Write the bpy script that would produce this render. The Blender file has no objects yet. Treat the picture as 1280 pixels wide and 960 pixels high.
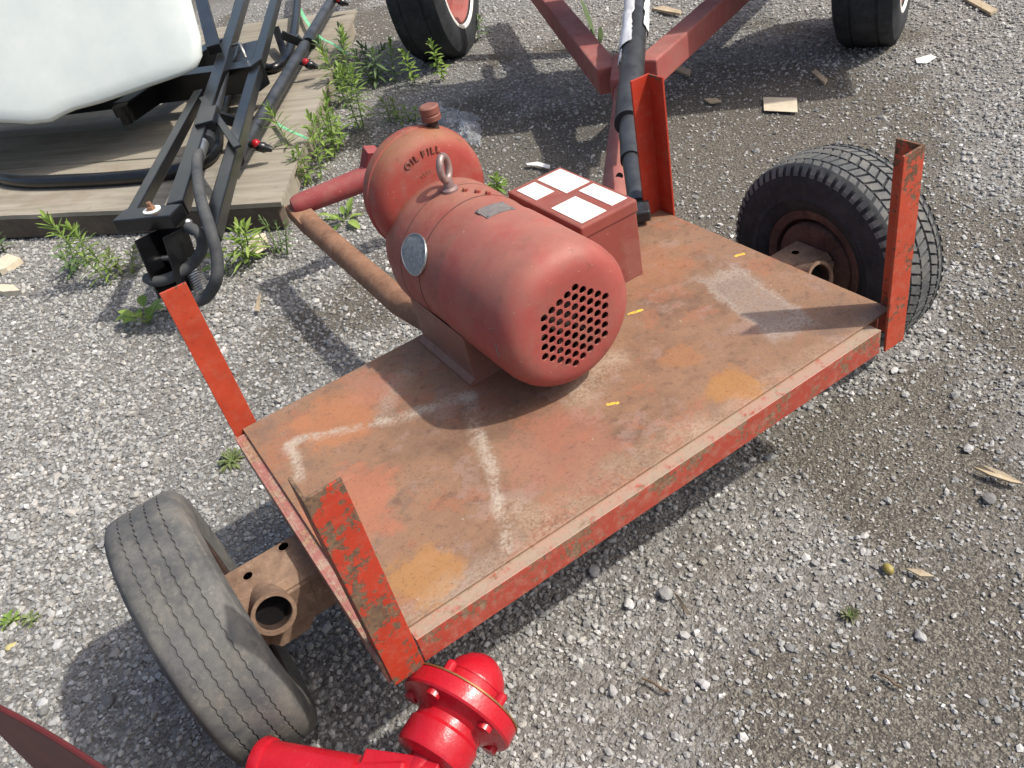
import bpy, bmesh, math, random
import numpy as np
from mathutils import Vector, Matrix

random.seed(7)
rng = np.random.default_rng(11)
sc = bpy.context.scene
col = sc.collection
R = math.radians
Z0 = 0.40                     # height of the cart's frame above the gravel

# ------------------------------------------------------------------ camera
CAM_R = np.array([[0.81719, -0.54352, -0.19144], [-0.46851, -0.43434, -0.76931], [0.33498, 0.71836, -0.60958]])
CAM_C = np.array([-0.0790, -0.9374, 1.1872 + Z0])
CAM_F = 1057.0                # focal length in pixels of a 1280 wide picture
cd = bpy.data.cameras.new('camera')
cd.sensor_width = 36.0
cd.lens = CAM_F / 1280 * 36.0
cd.clip_start = 0.02
cd.clip_end = 600
cam = bpy.data.objects.new('camera', cd)
col.objects.link(cam)
m = Matrix((CAM_R[0], -CAM_R[1], -CAM_R[2])).transposed().to_4x4()
m.translation = Vector(CAM_C)
cam.matrix_world = m
sc.camera = cam

# ------------------------------------------------------------------ light
SUN = Vector((0.235, -0.21, 0.40)).normalized()
w = bpy.data.worlds.new('World')
sc.world = w
w.use_nodes = True
nt = w.node_tree
sky = nt.nodes.new('ShaderNodeTexSky')
sky.sky_type = 'NISHITA'
sky.sun_disc = False
sky.sun_elevation = math.asin(SUN.z)
sky.sun_rotation = math.atan2(SUN.x, SUN.y)
sky.air_density = 1.0
sky.dust_density = 4.5
bg = nt.nodes['Background']
bg.inputs['Strength'].default_value = 0.15
nt.links.new(sky.outputs[0], bg.inputs['Color'])
sd = bpy.data.lights.new('sun', 'SUN')
sd.energy = 3.3
sd.angle = R(1.2)
sd.color = (1.0, 0.955, 0.88)
sun = bpy.data.objects.new('sun', sd)
col.objects.link(sun)
sun.rotation_euler = SUN.to_track_quat('Z', 'Y').to_euler()
sun.location = (3, -3, 6)
vs = sc.view_settings
vs.view_transform = 'Standard'
vs.look = 'None'
vs.gamma = 1.0
vs.exposure = 0.28
vs.use_curve_mapping = False


# ------------------------------------------------------------------ helpers
def ray(u, v):
    d = CAM_R.T @ np.array([(u - 640) / CAM_F, (v - 480) / CAM_F, 1.0])
    return CAM_C, d


def at(u, v, z):
    """world point at height z above the gravel seen at photograph pixel (u, v)"""
    c, d = ray(u, v)
    return Vector(c + d * ((z - c[2]) / d[2]))


def aty(u, v, y):
    c, d = ray(u, v)
    return Vector(c + d * ((y - c[1]) / d[1]))


def atplane(u, v, p0, n):
    c, d = ray(u, v)
    return Vector(c + d * (np.dot(np.array(p0) - c, n) / np.dot(d, n)))


def srgb(r, g, b, k=1.0):
    f = lambda x: ((x / 255 + 0.055) / 1.055) ** 2.4 if x > 10 else x / 255 / 12.92
    return (f(r) * k, f(g) * k, f(b) * k, 1.0)


class Geo:
    """collects vertices and faces of one mesh object"""
    def __init__(self):
        self.v = []
        self.f = []

    def add(self, vs_, fs_):
        o = len(self.v)
        self.v += [Vector(x) for x in vs_]
        self.f += [tuple(i + o for i in f) for f in fs_]
        return self

    def box(self, x0, x1, y0, y1, z0, z1, mat=None, bev=0.0):
        if bev:
            bm = bmesh.new()
            bmesh.ops.create_cube(bm, size=1.0)
            for q in bm.verts:
                q.co = Vector(((x0 + x1) / 2 + q.co.x * (x1 - x0), (y0 + y1) / 2 + q.co.y * (y1 - y0), (z0 + z1) / 2 + q.co.z * (z1 - z0)))
            bmesh.ops.bevel(bm, geom=list(bm.edges), offset=bev, segments=2, affect='EDGES', profile=0.5)
            bm.verts.index_update()
            vv = [q.co.copy() for q in bm.verts]
            ff = [tuple(q.index for q in f.verts) for f in bm.faces]
            bm.free()
        else:
            vv = [Vector((x, y, z)) for z in (z0, z1) for x, y in ((x0, y0), (x1, y0), (x1, y1), (x0, y1))]
            ff = [(3, 2, 1, 0), (4, 5, 6, 7), (0, 1, 5, 4), (1, 2, 6, 5), (2, 3, 7, 6), (3, 0, 4, 7)]
        if mat is not None:
            vv = [mat @ q for q in vv]
        return self.add(vv, ff)

    def beam(self, a, b, wd, ht, up=(0, 0, 1), bev=0.004):
        """box section from a to b"""
        a, b = Vector(a), Vector(b)
        d = (b - a)
        L = d.length
        d.normalize()
        s = d.cross(Vector(up)).normalized()
        t = s.cross(d)
        M = Matrix((d, s, t)).transposed().to_4x4()
        M.translation = a
        return self.box(0, L, -wd / 2, wd / 2, -ht / 2, ht / 2, M, bev)

    def prism(self, outline, a, b, up=(0, 0, 1)):
        """closed 2D outline (s, t) swept straight from a to b"""
        a, b = Vector(a), Vector(b)
        d = (b - a).normalized()
        s = d.cross(Vector(up)).normalized()
        t = s.cross(d)
        n = len(outline)
        vv = [p + s * x + t * y for p in (a, b) for x, y in outline]
        ff = [(i, (i + 1) % n, n + (i + 1) % n, n + i) for i in range(n)]
        ff += [tuple(range(n))[::-1], tuple(range(n, 2 * n))]
        return self.add(vv, ff)

    def tube(self, pts, r, n=14, caps=True):
        pts = [Vector(p) for p in pts]
        k = len(pts)
        rr = list(r) if hasattr(r, '__len__') else [r] * k
        prev = None
        rings = []
        for i, p in enumerate(pts):
            d = (pts[min(i + 1, k - 1)] - pts[max(i - 1, 0)]).normalized()
            if prev is None:
                h = Vector((0, 0, 1)) if abs(d.z) < 0.9 else Vector((1, 0, 0))
                s = d.cross(h).normalized()
            else:
                s = (prev - d * prev.dot(d)).normalized()
            prev = s
            t = d.cross(s)
            rings.append([p + (s * math.cos(a) + t * math.sin(a)) * rr[i] for a in [2 * math.pi * j / n for j in range(n)]])
        vv = [q for ring in rings for q in ring]
        ff = [(i * n + j, i * n + (j + 1) % n, (i + 1) * n + (j + 1) % n, (i + 1) * n + j) for i in range(k - 1) for j in range(n)]
        if caps:
            ff += [tuple(range(n))[::-1], tuple(range((k - 1) * n, k * n))]
        return self.add(vv, ff)

    def lathe(self, prof, o, axis, n=48, closed=False):
        """profile of (radius, distance along axis)"""
        o, d = Vector(o), Vector(axis).normalized()
        h = Vector((0, 0, 1)) if abs(d.z) < 0.9 else Vector((1, 0, 0))
        s = d.cross(h).normalized()
        t = d.cross(s)
        k = len(prof)
        vv = [o + d * q + (s * math.cos(2 * math.pi * j / n) + t * math.sin(2 * math.pi * j / n)) * r for r, q in prof for j in range(n)]
        ff = [(i * n + j, i * n + (j + 1) % n, (i + 1) * n + (j + 1) % n, (i + 1) * n + j) for i in range(k - 1) for j in range(n)]
        if closed:
            ff += [((k - 1) * n + j, (k - 1) * n + (j + 1) % n, (j + 1) % n, j) for j in range(n)]
        else:
            if prof[0][0] > 1e-6:
                ff.append(tuple(range(n))[::-1])
            if prof[-1][0] > 1e-6:
                ff.append(tuple(range((k - 1) * n, k * n)))
        return self.add(vv, ff)


def catmull(pts, sub=8):
    pts = [Vector(p) for p in pts]
    P = [pts[0] * 2 - pts[1]] + pts + [pts[-1] * 2 - pts[-2]]
    out = []
    for i in range(1, len(P) - 2):
        for k in range(sub):
            t = k / sub
            a, b, c, d = P[i - 1], P[i], P[i + 1], P[i + 2]
            out.append(0.5 * ((2 * b) + (c - a) * t + (2 * a - 5 * b + 4 * c - d) * t * t + (3 * b - a - 3 * c + d) * t ** 3))
    out.append(pts[-1])
    return out


def mk(name, g, mat, parent=None, smooth=False, angle=40, fix=True):
    me = bpy.data.meshes.new(name)
    off = parent['_o'] if parent is not None and '_o' in parent else (0, 0, 0)
    off = Vector(off)
    if parent is None:
        lo = Vector((min(q.x for q in g.v), min(q.y for q in g.v), min(q.z for q in g.v)))
        hi = Vector((max(q.x for q in g.v), max(q.y for q in g.v), max(q.z for q in g.v)))
        off = Vector(((lo.x + hi.x) / 2, (lo.y + hi.y) / 2, lo.z))
    me.from_pydata([tuple(q - off) for q in g.v], [], g.f)
    if fix:
        bm = bmesh.new()
        bm.from_mesh(me)
        bmesh.ops.remove_doubles(bm, verts=bm.verts, dist=1e-6)
        bmesh.ops.recalc_face_normals(bm, faces=bm.faces)
        bm.to_mesh(me)
        bm.free()
    if smooth:
        me.polygons.foreach_set('use_smooth', [True] * len(me.polygons))
        if angle is not None:
            me.set_sharp_from_angle(angle=R(angle))
    me.materials.append(mat)
    o = bpy.data.objects.new(name, me)
    col.objects.link(o)
    if parent is not None:
        o.parent = parent
        o['_o'] = tuple(off)
    else:
        o.location = off
        o['_o'] = tuple(off)
    return o


def thing(name, label, cat, loc, group=None):
    o = bpy.data.objects.new(name, None)
    o.empty_display_size = 0.1
    col.objects.link(o)
    o.location = loc
    o['_o'] = tuple(loc)
    o['label'] = label
    o['category'] = cat
    if group:
        o['group'] = group
    return o


def tag(o, label, cat, group=None):
    o['label'] = label
    o['category'] = cat
    if group:
        o['group'] = group
    return o


# ------------------------------------------------------------------ materials
class Mat:
    def __init__(self, name, rough=0.6, metal=0.0, spec=0.5):
        self.m = bpy.data.materials.new(name)
        self.m.use_nodes = True
        self.t = self.m.node_tree
        self.b = self.t.nodes['Principled BSDF']
        self.b.inputs['Roughness'].default_value = rough
        self.b.inputs['Metallic'].default_value = metal
        self.b.inputs['Specular IOR Level'].default_value = spec
        self._pos = None

    def n(self, kind, **kw):
        x = self.t.nodes.new(kind)
        for k, v in kw.items():
            setattr(x, k, v)
        return x

    def put(self, inp, v):
        if hasattr(v, 'is_output'):
            self.t.links.new(v, inp)
        else:
            if hasattr(inp.default_value, '__len__') and not hasattr(v, '__len__'):
                v = [v] * len(inp.default_value)
            if hasattr(v, '__len__') and len(v) == 4 and len(inp.default_value) == 3:
                v = v[:3]
            inp.default_value = v

    @property
    def pos(self):
        if self._pos is None:
            self._geo = self.n('ShaderNodeNewGeometry')
            self._pos = self._geo.outputs['Position']
        return self._pos

    @property
    def geo(self):
        self.pos
        return self._geo

    def noise(self, scale, detail=4, rough=0.6, vec=None, dist=0.0, out=0):
        x = self.n('ShaderNodeTexNoise')
        self.put(x.inputs['Vector'], vec if vec is not None else self.pos)
        self.put(x.inputs['Scale'], scale)
        self.put(x.inputs['Detail'], detail)
        self.put(x.inputs['Roughness'], rough)
        self.put(x.inputs['Distortion'], dist)
        return x.outputs[out]

    def voro(self, scale, vec=None, feature='F1', out='Distance', rnd=1.0):
        x = self.n('ShaderNodeTexVoronoi', feature=feature)
        self.put(x.inputs['Vector'], vec if vec is not None else self.pos)
        self.put(x.inputs['Scale'], scale)
        self.put(x.inputs['Randomness'], rnd)
        return x.outputs[out]

    def ramp(self, fac, stops, interp='LINEAR'):
        x = self.n('ShaderNodeValToRGB')
        x.color_ramp.interpolation = interp
        e = x.color_ramp.elements
        while len(e) < len(stops):
            e.new(0.5)
        for s, (p, c) in zip(e, stops):
            s.position = p
            s.color = c if hasattr(c, '__len__') else (c, c, c, 1)
        self.put(x.inputs['Fac'], fac)
        return x.outputs['Color']

    def math(self, op, a, b=0.0, c=None, clamp=False):
        x = self.n('ShaderNodeMath', operation=op, use_clamp=clamp)
        self.put(x.inputs[0], a)
        self.put(x.inputs[1], b)
        if c is not None:
            self.put(x.inputs[2], c)
        return x.outputs[0]

    def vmath(self, op, a, b=(0, 0, 0), out=0):
        x = self.n('ShaderNodeVectorMath', operation=op)
        self.put(x.inputs[0], a)
        if op == 'SCALE':
            self.put(x.inputs['Scale'], b)
        else:
            self.put(x.inputs[1], b)
        return x.outputs[out]

    def mix(self, fac, a, b, blend='MIX'):
        x = self.n('ShaderNodeMix', data_type='RGBA', blend_type=blend)
        self.put(x.inputs[0], fac)
        self.put(x.inputs[6], a)
        self.put(x.inputs[7], b)
        return x.outputs[2]

    def step(self, fac, lo, hi):
        x = self.n('ShaderNodeMapRange', interpolation_type='SMOOTHSTEP')
        self.put(x.inputs[0], fac)
        self.put(x.inputs[1], lo)
        self.put(x.inputs[2], hi)
        return x.outputs[0]

    def up(self):
        x = self.n('ShaderNodeSeparateXYZ')
        self.put(x.inputs[0], self.geo.outputs['Normal'])
        return x.outputs[2]

    def sep(self, v):
        x = self.n('ShaderNodeSeparateXYZ')
        self.put(x.inputs[0], v)
        return x.outputs

    def comb(self, x_, y_, z_):
        x = self.n('ShaderNodeCombineXYZ')
        for i, q in enumerate((x_, y_, z_)):
            self.put(x.inputs[i], q)
        return x.outputs[0]

    def color(self, c):
        self.put(self.b.inputs['Base Color'], c)

    def rough(self, r):
        self.put(self.b.inputs['Roughness'], r)

    def bump(self, h, strength=0.5, dist=0.002):
        x = self.n('ShaderNodeBump')
        self.put(x.inputs['Height'], h)
        self.put(x.inputs['Strength'], strength)
        self.put(x.inputs['Distance'], dist)
        if hasattr(self, '_b'):
            self.t.links.new(self._b, x.inputs['Normal'])
        self._b = x.outputs[0]
        self.t.links.new(self._b, self.b.inputs['Normal'])

    def segment(self, p, a, b):
        """distance in the ground plane from p to the segment a-b"""
        a3, ba = (a[0], a[1], 0), (b[0] - a[0], b[1] - a[1], 0)
        pa = self.vmath('SUBTRACT', p, a3)
        dd = ba[0] ** 2 + ba[1] ** 2
        h = self.math('DIVIDE', self.vmath('DOT_PRODUCT', pa, ba, out=1), dd, clamp=True)
        q = self.vmath('SUBTRACT', pa, self.vmath('SCALE', ba, h))
        return self.vmath('LENGTH', q, out=1)


def chipped_paint(name, paint, chips, rust=(74, 56, 46), dust=0.25, rough=0.5, scale=1.0, fade=None, top=0.0, left=0.0):
    """old enamel with chips down to rusty steel; chips 0..1"""
    M = Mat(name, rough)
    big = M.noise(9 * scale, 3, 0.5)
    fine = M.noise(55 * scale, 5, 0.7)
    base = M.ramp(M.noise(14, 4, 0.6), [(0.3, srgb(*paint, 0.82)), (0.7, srgb(*(fade or paint), 1.0))])
    k = M.math('ADD', M.math('MULTIPLY', big, 0.6), M.math('MULTIPLY', fine, 0.6))
    if top:
        k = M.math('ADD', k, M.math('MULTIPLY', M.step(M.sep(M.pos)[2], Z0 + 0.345, Z0 + 0.40), top))
    if left:
        k = M.math('ADD', k, M.math('MULTIPLY', M.math('SUBTRACT', 1.0, M.step(M.sep(M.pos)[0], 0.0, 0.06)), left))
    chip = M.step(k, 0.80 - 0.28 * chips, 0.815 - 0.28 * chips)
    rustc = M.ramp(M.noise(120, 5, 0.7), [(0.3, srgb(*rust, 0.6)), (0.65, srgb(rust[0] + 45, rust[1] + 28, rust[2] + 12))])
    c = M.mix(chip, base, rustc)
    spec = M.step(M.noise(160, 3, 0.6), 0.66, 0.70)
    c = M.mix(M.math('MULTIPLY', spec, 0.7), c, srgb(60, 42, 34))
    d = M.math('MULTIPLY', M.step(M.noise(42, 8, 0.8), 0.47, 0.62), dust)
    if name == 'worn_red_paint':
        lip = M.math('MULTIPLY', M.step(M.up(), 0.5, 0.9), M.step(M.noise(34, 8, 0.75), 0.30, 0.48))
        d = M.math('MAXIMUM', d, M.math('MULTIPLY', lip, 0.8))
    c = M.mix(d, c, srgb(166, 146, 126))
    M.color(c)
    M.rough(M.math('ADD', rough, M.math('MULTIPLY', chip, 0.35)))
    M.bump(M.math('ADD', M.math('MULTIPLY', chip, -0.6), M.math('MULTIPLY', fine, 0.25)), 0.5, 0.0015)
    return M.m


def simple(name, c1, c2=None, scale=20, rough=0.5, metal=0.0, bump=0.2, bd=0.001, spec=0.5, dust=0.0, dustc=(150, 135, 118)):
    M = Mat(name, rough, metal, spec)
    f = M.noise(scale, 5, 0.65)
    c = M.ramp(f, [(0.32, srgb(*c1)), (0.68, srgb(*(c2 or c1)))])
    if dust:
        k = M.math('MULTIPLY', M.step(M.up(), 0.1, 0.9), M.step(M.noise(6, 5, 0.7), 0.3, 0.7))
        c = M.mix(M.math('MULTIPLY', k, dust), c, srgb(*dustc))
    M.color(c)
    if bump:
        M.bump(M.noise(scale * 6, 4, 0.6), bump, bd)
    return M.m


PAINT_BL = chipped_paint('orange_paint', (178, 62, 36), 0.05, dust=0.1, fade=(186, 68, 40), top=0.08)
PAINT_FL = chipped_paint('peeling_orange_paint', (180, 58, 34), 0.60, rust=(80, 68, 58), dust=0.12, scale=1.9, top=0.12, left=0.04)
PAINT_FR = chipped_paint('specked_orange_paint', (180, 68, 42), 0.40, dust=0.15, scale=1.4, top=0.1)
PAINT_BR = chipped_paint('clean_orange_paint', (176, 52, 30), 0.10, dust=0.1, top=0.08)
PAINT_RIM = chipped_paint('worn_red_paint', (168, 70, 54), 0.58, rust=(98, 80, 66), dust=0.35, scale=1.5)
PAINT_SIDE = chipped_paint('faded_red_paint', (160, 104, 94), 0.6, rust=(126, 104, 88), dust=0.85)


def deck_material():
    M = Mat('rusty_deck_plate', 0.75, 0.0, 0.3)
    wob = M.vmath('ADD', M.pos, M.vmath('SCALE', M.vmath('SUBTRACT', M.noise(14, 8, 0.75, out=1), (0.5, 0.5, 0.5)), 0.075))
    s = M.sep(wob)
    p = M.comb(s[0], s[1], 0.0)
    ps = M.sep(M.pos)
    p0 = M.comb(ps[0], ps[1], 0.0)
    c = M.ramp(M.noise(4.2, 12, 0.74, dist=0.3), [(0.28, srgb(98, 76, 62)), (0.42, srgb(126, 98, 78)), (0.55, srgb(142, 110, 86)), (0.66, srgb(122, 98, 82)), (0.8, srgb(148, 118, 96))])
    # patches of old red primer and bright rust
    k = M.step(M.noise(6.5, 10, 0.72, vec=M.vmath('ADD', M.pos, (4.1, 2.2, 0))), 0.53, 0.585)
    c = M.mix(M.math('MULTIPLY', k, 0.55), c, srgb(152, 102, 78))
    k = M.step(M.noise(9, 10, 0.75, vec=M.vmath('ADD', M.pos, (1.7, 8.2, 0))), 0.54, 0.60)
    c = M.mix(M.math('MULTIPLY', k, 0.5), c, srgb(150, 124, 112))
    k = M.step(M.noise(34, 8, 0.78), 0.54, 0.64)
    c = M.mix(M.math('MULTIPLY', k, 0.5), c, srgb(94, 70, 60))
    for (x, y, r, col_, a) in ((0.15, 0.10, 0.085, (168, 122, 72), 0.65), (0.90, 0.085, 0.07, (166, 118, 66), 0.65), (0.89, 0.245, 0.06, (160, 110, 72), 0.5),
                               (0.12, 0.37, 0.13, (176, 108, 82), 0.55), (0.20, 0.66, 0.12, (174, 116, 80), 0.6), (0.33, 0.70, 0.09, (168, 116, 94), 0.5),
                               (1.08, 0.60, 0.16, (150, 100, 70), 0.45), (0.52, 0.20, 0.15, (160, 104, 88), 0.4)):
        d = M.math('ADD', M.vmath('DISTANCE', p, (x, y, 0), out=1), M.math('MULTIPLY', M.math('SUBTRACT', M.noise(13, 10, 0.75), 0.5), r * 2.4))
        c = M.mix(M.math('MULTIPLY', M.math('SUBTRACT', 1.0, M.step(d, r * 0.55, r * 1.0)), a), c, srgb(*col_))
    grit = M.noise(130, 4, 0.75)

    def chalk(a, b, wd, amt, cc=(172, 158, 142)):
        nonlocal c
        wd = wd * 0.85
        d = M.segment(p, a, b)
        k_ = M.math('SUBTRACT', 1.0, M.step(d, wd * 0.1, wd))
        k_ = M.math('MULTIPLY', k_, M.math('MULTIPLY', M.step(M.math('ADD', grit, M.math('MULTIPLY', M.noise(13, 5, 0.7), 0.9)), 0.74, 1.2), amt * 0.9))
        c = M.mix(k_, c, srgb(*cc))
    chalk((0.085, 0.662), (0.287, 0.565), 0.026, 1.28)
    chalk((0.287, 0.562), (0.47, 0.495), 0.034, 1.15)
    chalk((0.47, 0.50), (0.392, 0.276), 0.030, 1.08)
    chalk((0.392, 0.276), (0.292, 0.046), 0.024, 1.35)
    chalk((0.085, 0.655), (0.064, 0.535), 0.028, 1.22)
    chalk((0.30, 0.045), (0.02, 0.045), 0.06, 0.55)
    chalk((0.40, 0.045), (0.75, 0.05), 0.09, 0.55, (176, 156, 136))
    chalk((0.36, 0.12), (0.36, 0.05), 0.07, 0.6, (182, 164, 140))
    chalk((0.66, 0.32), (0.78, 0.36), 0.09, 0.85, (178, 160, 140))
    chalk((0.30, 0.60), (0.40, 0.68), 0.05, 0.6)
    chalk((0.75, 0.04), (1.3, 0.035), 0.05, 0.45, (182, 158, 138))
    # pale scraped rectangle near the right hand wheel
    lx = M.math('ABSOLUTE', M.math('SUBTRACT', M.math('ADD', M.math('MULTIPLY', s[0], 0.98), M.math('MULTIPLY', s[1], -0.20)), 1.075))
    ly = M.math('ABSOLUTE', M.math('SUBTRACT', M.math('ADD', M.math('MULTIPLY', s[1], 0.98), M.math('MULTIPLY', s[0], 0.20)), 0.505))
    e = M.math('MAXIMUM', M.math('DIVIDE', lx, 0.058), M.math('DIVIDE', ly, 0.155))
    ins = M.math('SUBTRACT', 1.0, M.step(M.math('ADD', e, M.math('MULTIPLY', M.math('SUBTRACT', M.noise(22, 8, 0.75), 0.5), 0.7)), 0.75, 1.2))
    rim = M.math('MULTIPLY', ins, M.step(e, 0.55, 0.92))
    c = M.mix(M.math('MULTIPLY', ins, M.math('MULTIPLY', M.step(grit, 0.25, 0.6), 0.75)), c, srgb(144, 132, 122))
    c = M.mix(M.math('MULTIPLY', rim, M.math('MULTIPLY', M.step(grit, 0.35, 0.65), 0.6)), c, srgb(178, 167, 152))
    # yellow scratches
    for a, b, wd in (((0.925, 0.462), (0.955, 0.452), 0.006), ((0.677, 0.236), (0.694, 0.225), 0.0055), ((1.272, 0.452), (1.29, 0.444), 0.006)):
        d = M.segment(p0, a, b)
        k = M.math('MULTIPLY', M.math('SUBTRACT', 1.0, M.step(d, wd * 0.5, wd)), M.step(M.noise(150, 3, 0.6), 0.35, 0.5))
        c = M.mix(k, c, srgb(236, 190, 70))
    # fine pits and specks
    k = M.step(M.noise(170, 4, 0.8), 0.57, 0.64)
    c = M.mix(M.math('MULTIPLY', k, 0.5), c, srgb(70, 48, 42))
    k = M.step(M.noise(95, 2, 0.5, vec=M.vmath('ADD', M.pos, (9, 3, 1))), 0.74, 0.77)
    c = M.mix(M.math('MULTIPLY', k, 0.6), c, srgb(180, 162, 146))
    M.color(c)
    M.rough(M.ramp(M.noise(8, 4, 0.6), [(0.3, 0.42), (0.7, 0.8)]))
    M.bump(M.math('ADD', M.noise(70, 5, 0.7), M.math('MULTIPLY', M.noise(6, 3, 0.5), 1.5)), 0.35, 0.002)
    return M.m


DECK = deck_material()


def motor_material(name, c1, c2, dust, dustc, streak=0.3):
    M = Mat(name, 0.58, 0.0, 0.35)
    c = M.ramp(M.noise(7, 5, 0.6), [(0.3, srgb(*c1)), (0.7, srgb(*c2))])
    k = M.math('MULTIPLY', M.step(M.up(), 0.15, 0.95), M.step(M.noise(9, 5, 0.65), 0.28, 0.62))
    c = M.mix(M.math('MULTIPLY', k, dust), c, srgb(*dustc))
    k = M.step(M.noise(30, 10, 0.8), 0.54, 0.66)
    c = M.mix(M.math('MULTIPLY', k, streak), c, srgb(100, 68, 58))
    k = M.step(M.noise(6, 9, 0.72, vec=M.vmath('ADD', M.pos, (3, 1, 6))), 0.47, 0.6)
    c = M.mix(M.math('MULTIPLY', k, 0.5), c, srgb(142, 96, 84))
    k = M.step(M.noise(11, 9, 0.78, vec=M.vmath('ADD', M.pos, (8, 4, 2))), 0.57, 0.66)
    c = M.mix(M.math('MULTIPLY', k, 0.35), c, srgb(112, 82, 68))
    k = M.step(M.noise(120, 2, 0.6), 0.70, 0.74)
    c = M.mix(M.math('MULTIPLY', k, 0.5), c, srgb(196, 164, 146))
    M.color(c)
    M.rough(M.ramp(M.noise(12, 4, 0.6), [(0.3, 0.5), (0.7, 0.75)]))
    M.bump(M.math('ADD', M.noise(160, 3, 0.6), M.math('MULTIPLY', M.noise(30, 3, 0.6), 1.2)), 0.22, 0.0012)
    return M.m


MOTOR = motor_material('dusty_red_enamel', (146, 68, 63), (160, 84, 76), 0.6, (160, 112, 96), 0.5)
MOTORBODY = motor_material('browned_motor_body', (130, 64, 57), (148, 80, 70), 0.75, (152, 108, 90), 0.6)
HOUSING = motor_material('housing_red_enamel', (142, 56, 50), (156, 70, 60), 0.9, (140, 102, 74), 0.5)
BOXRED = motor_material('terminal_box_red', (128, 62, 55), (142, 74, 64), 0.35, (150, 104, 90), 0.45)
WAGONRED = motor_material('faded_wagon_red', (146, 78, 74), (160, 92, 86), 0.4, (172, 128, 118), 0.35)
FOOT = motor_material('dirty_motor_foot', (118, 84, 72), (134, 98, 84), 0.8, (140, 112, 94), 0.6)
TUBEPINK = motor_material('pink_tube_paint', (130, 54, 56), (146, 66, 66), 0.3, (150, 104, 96), 0.4)


def rust_material(name, a, b, c3, pale=0.4):
    M = Mat(name, 0.85, 0.0, 0.25)
    c = M.ramp(M.noise(11, 6, 0.7, dist=0.4), [(0.3, srgb(*a)), (0.52, srgb(*b)), (0.72, srgb(*c3))])
    k = M.step(M.noise(60, 5, 0.75), 0.5, 0.72)
    c = M.mix(M.math('MULTIPLY', k, pale), c, srgb(176, 152, 128))
    k = M.step(M.noise(150, 3, 0.7), 0.6, 0.7)
    c = M.mix(M.math('MULTIPLY', k, 0.5), c, srgb(66, 44, 34))
    M.color(c)
    M.bump(M.noise(90, 5, 0.75), 0.6, 0.002)
    return M.m


RUST = rust_material('rusty_axle_steel', (92, 72, 60), (130, 106, 88), (150, 124, 102))
RUSTDARK = rust_material('dark_rusty_steel', (44, 36, 33), (66, 52, 46), (82, 64, 56), 0.12)
RIMRUST = rust_material('brown_rim_rust', (66, 50, 44), (92, 70, 62), (108, 84, 74), 0.12)
RUSTPIPE = rust_material('rusty_tongue_steel', (108, 78, 62), (134, 100, 78), (150, 116, 92), 0.3)


def tyre_material(name, a, b, dust, dustc):
    M = Mat(name, 0.8, 0.0, 0.3)
    c = M.ramp(M.noise(9, 5, 0.65), [(0.3, srgb(*a)), (0.7, srgb(*b))])
    k = M.step(M.noise(14, 6, 0.75), 0.36, 0.72)
    c = M.mix(M.math('MULTIPLY', k, dust), c, srgb(*dustc))
    k = M.step(M.noise(85, 4, 0.75), 0.55, 0.72)
    c = M.mix(M.math('MULTIPLY', k, dust * 0.5), c, srgb(dustc[0] + 25, dustc[1] + 24, dustc[2] + 20))
    M.color(c)
    M.bump(M.noise(140, 4, 0.7), 0.3, 0.001)
    return M.m


TYREWORN = tyre_material('worn_dusty_rubber', (62, 64, 66), (94, 94, 93), 0.7, (122, 118, 109))
TYREBLACK = tyre_material('dark_rubber', (34, 36, 38), (48, 50, 53), 0.4, (78, 80, 82))
TREADGREY = tyre_material('dusty_tread_rubber', (70, 72, 74), (96, 98, 98), 0.6, (132, 128, 118))
BLACKPAINT = simple('black_powder_coat', (12, 13, 15), (20, 21, 24), 8, 0.28, 0, 0.1, 0.0004, 0.5, 0.07, (110, 112, 114))
BLACKTUBE = simple('black_plastic_tube', (34, 36, 39), (50, 52, 56), 12, 0.42, 0, 0.1, 0.0005, 0.5, 0.25, (110, 112, 114))
RUBBERHOSE = simple('rubber_hose', (52, 54, 56), (74, 76, 78), 14, 0.7, 0, 0.3, 0.0006, 0.3, 0.3, (120, 118, 112))
STEEL = simple('bright_zinc_steel', (150, 150, 150), (190, 190, 188), 30, 0.38, 0.9, 0.1)
CAPBROWN = motor_material('brown_filler_cap', (116, 68, 58), (134, 86, 74), 0.5, (146, 108, 92), 0.4)
SEAM = simple('dark_seam', (74, 44, 38), (104, 62, 52), 60, 0.8, 0, 0.3)
PLATE = simple('etched_nameplate', (104, 110, 112), (156, 160, 160), 110, 0.6, 0.15, 0.6, 0.001)
PLATEGREY = simple('grey_nameplate', (112, 106, 104), (134, 126, 120), 60, 0.6, 0.2, 0.4, 0.0006)
WHITELABEL = simple('white_label_paper', (236, 230, 222), (244, 240, 234), 40, 0.6, 0, 0.1)
WHITEWRAP = simple('white_wrap', (224, 224, 226), (242, 242, 242), 15, 0.45, 0, 0.4, 0.001)
POLY = simple('white_poly_tank', (188, 197, 193), (204, 209, 204), 3, 0.42, 0, 0.08, 0.001)
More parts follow.
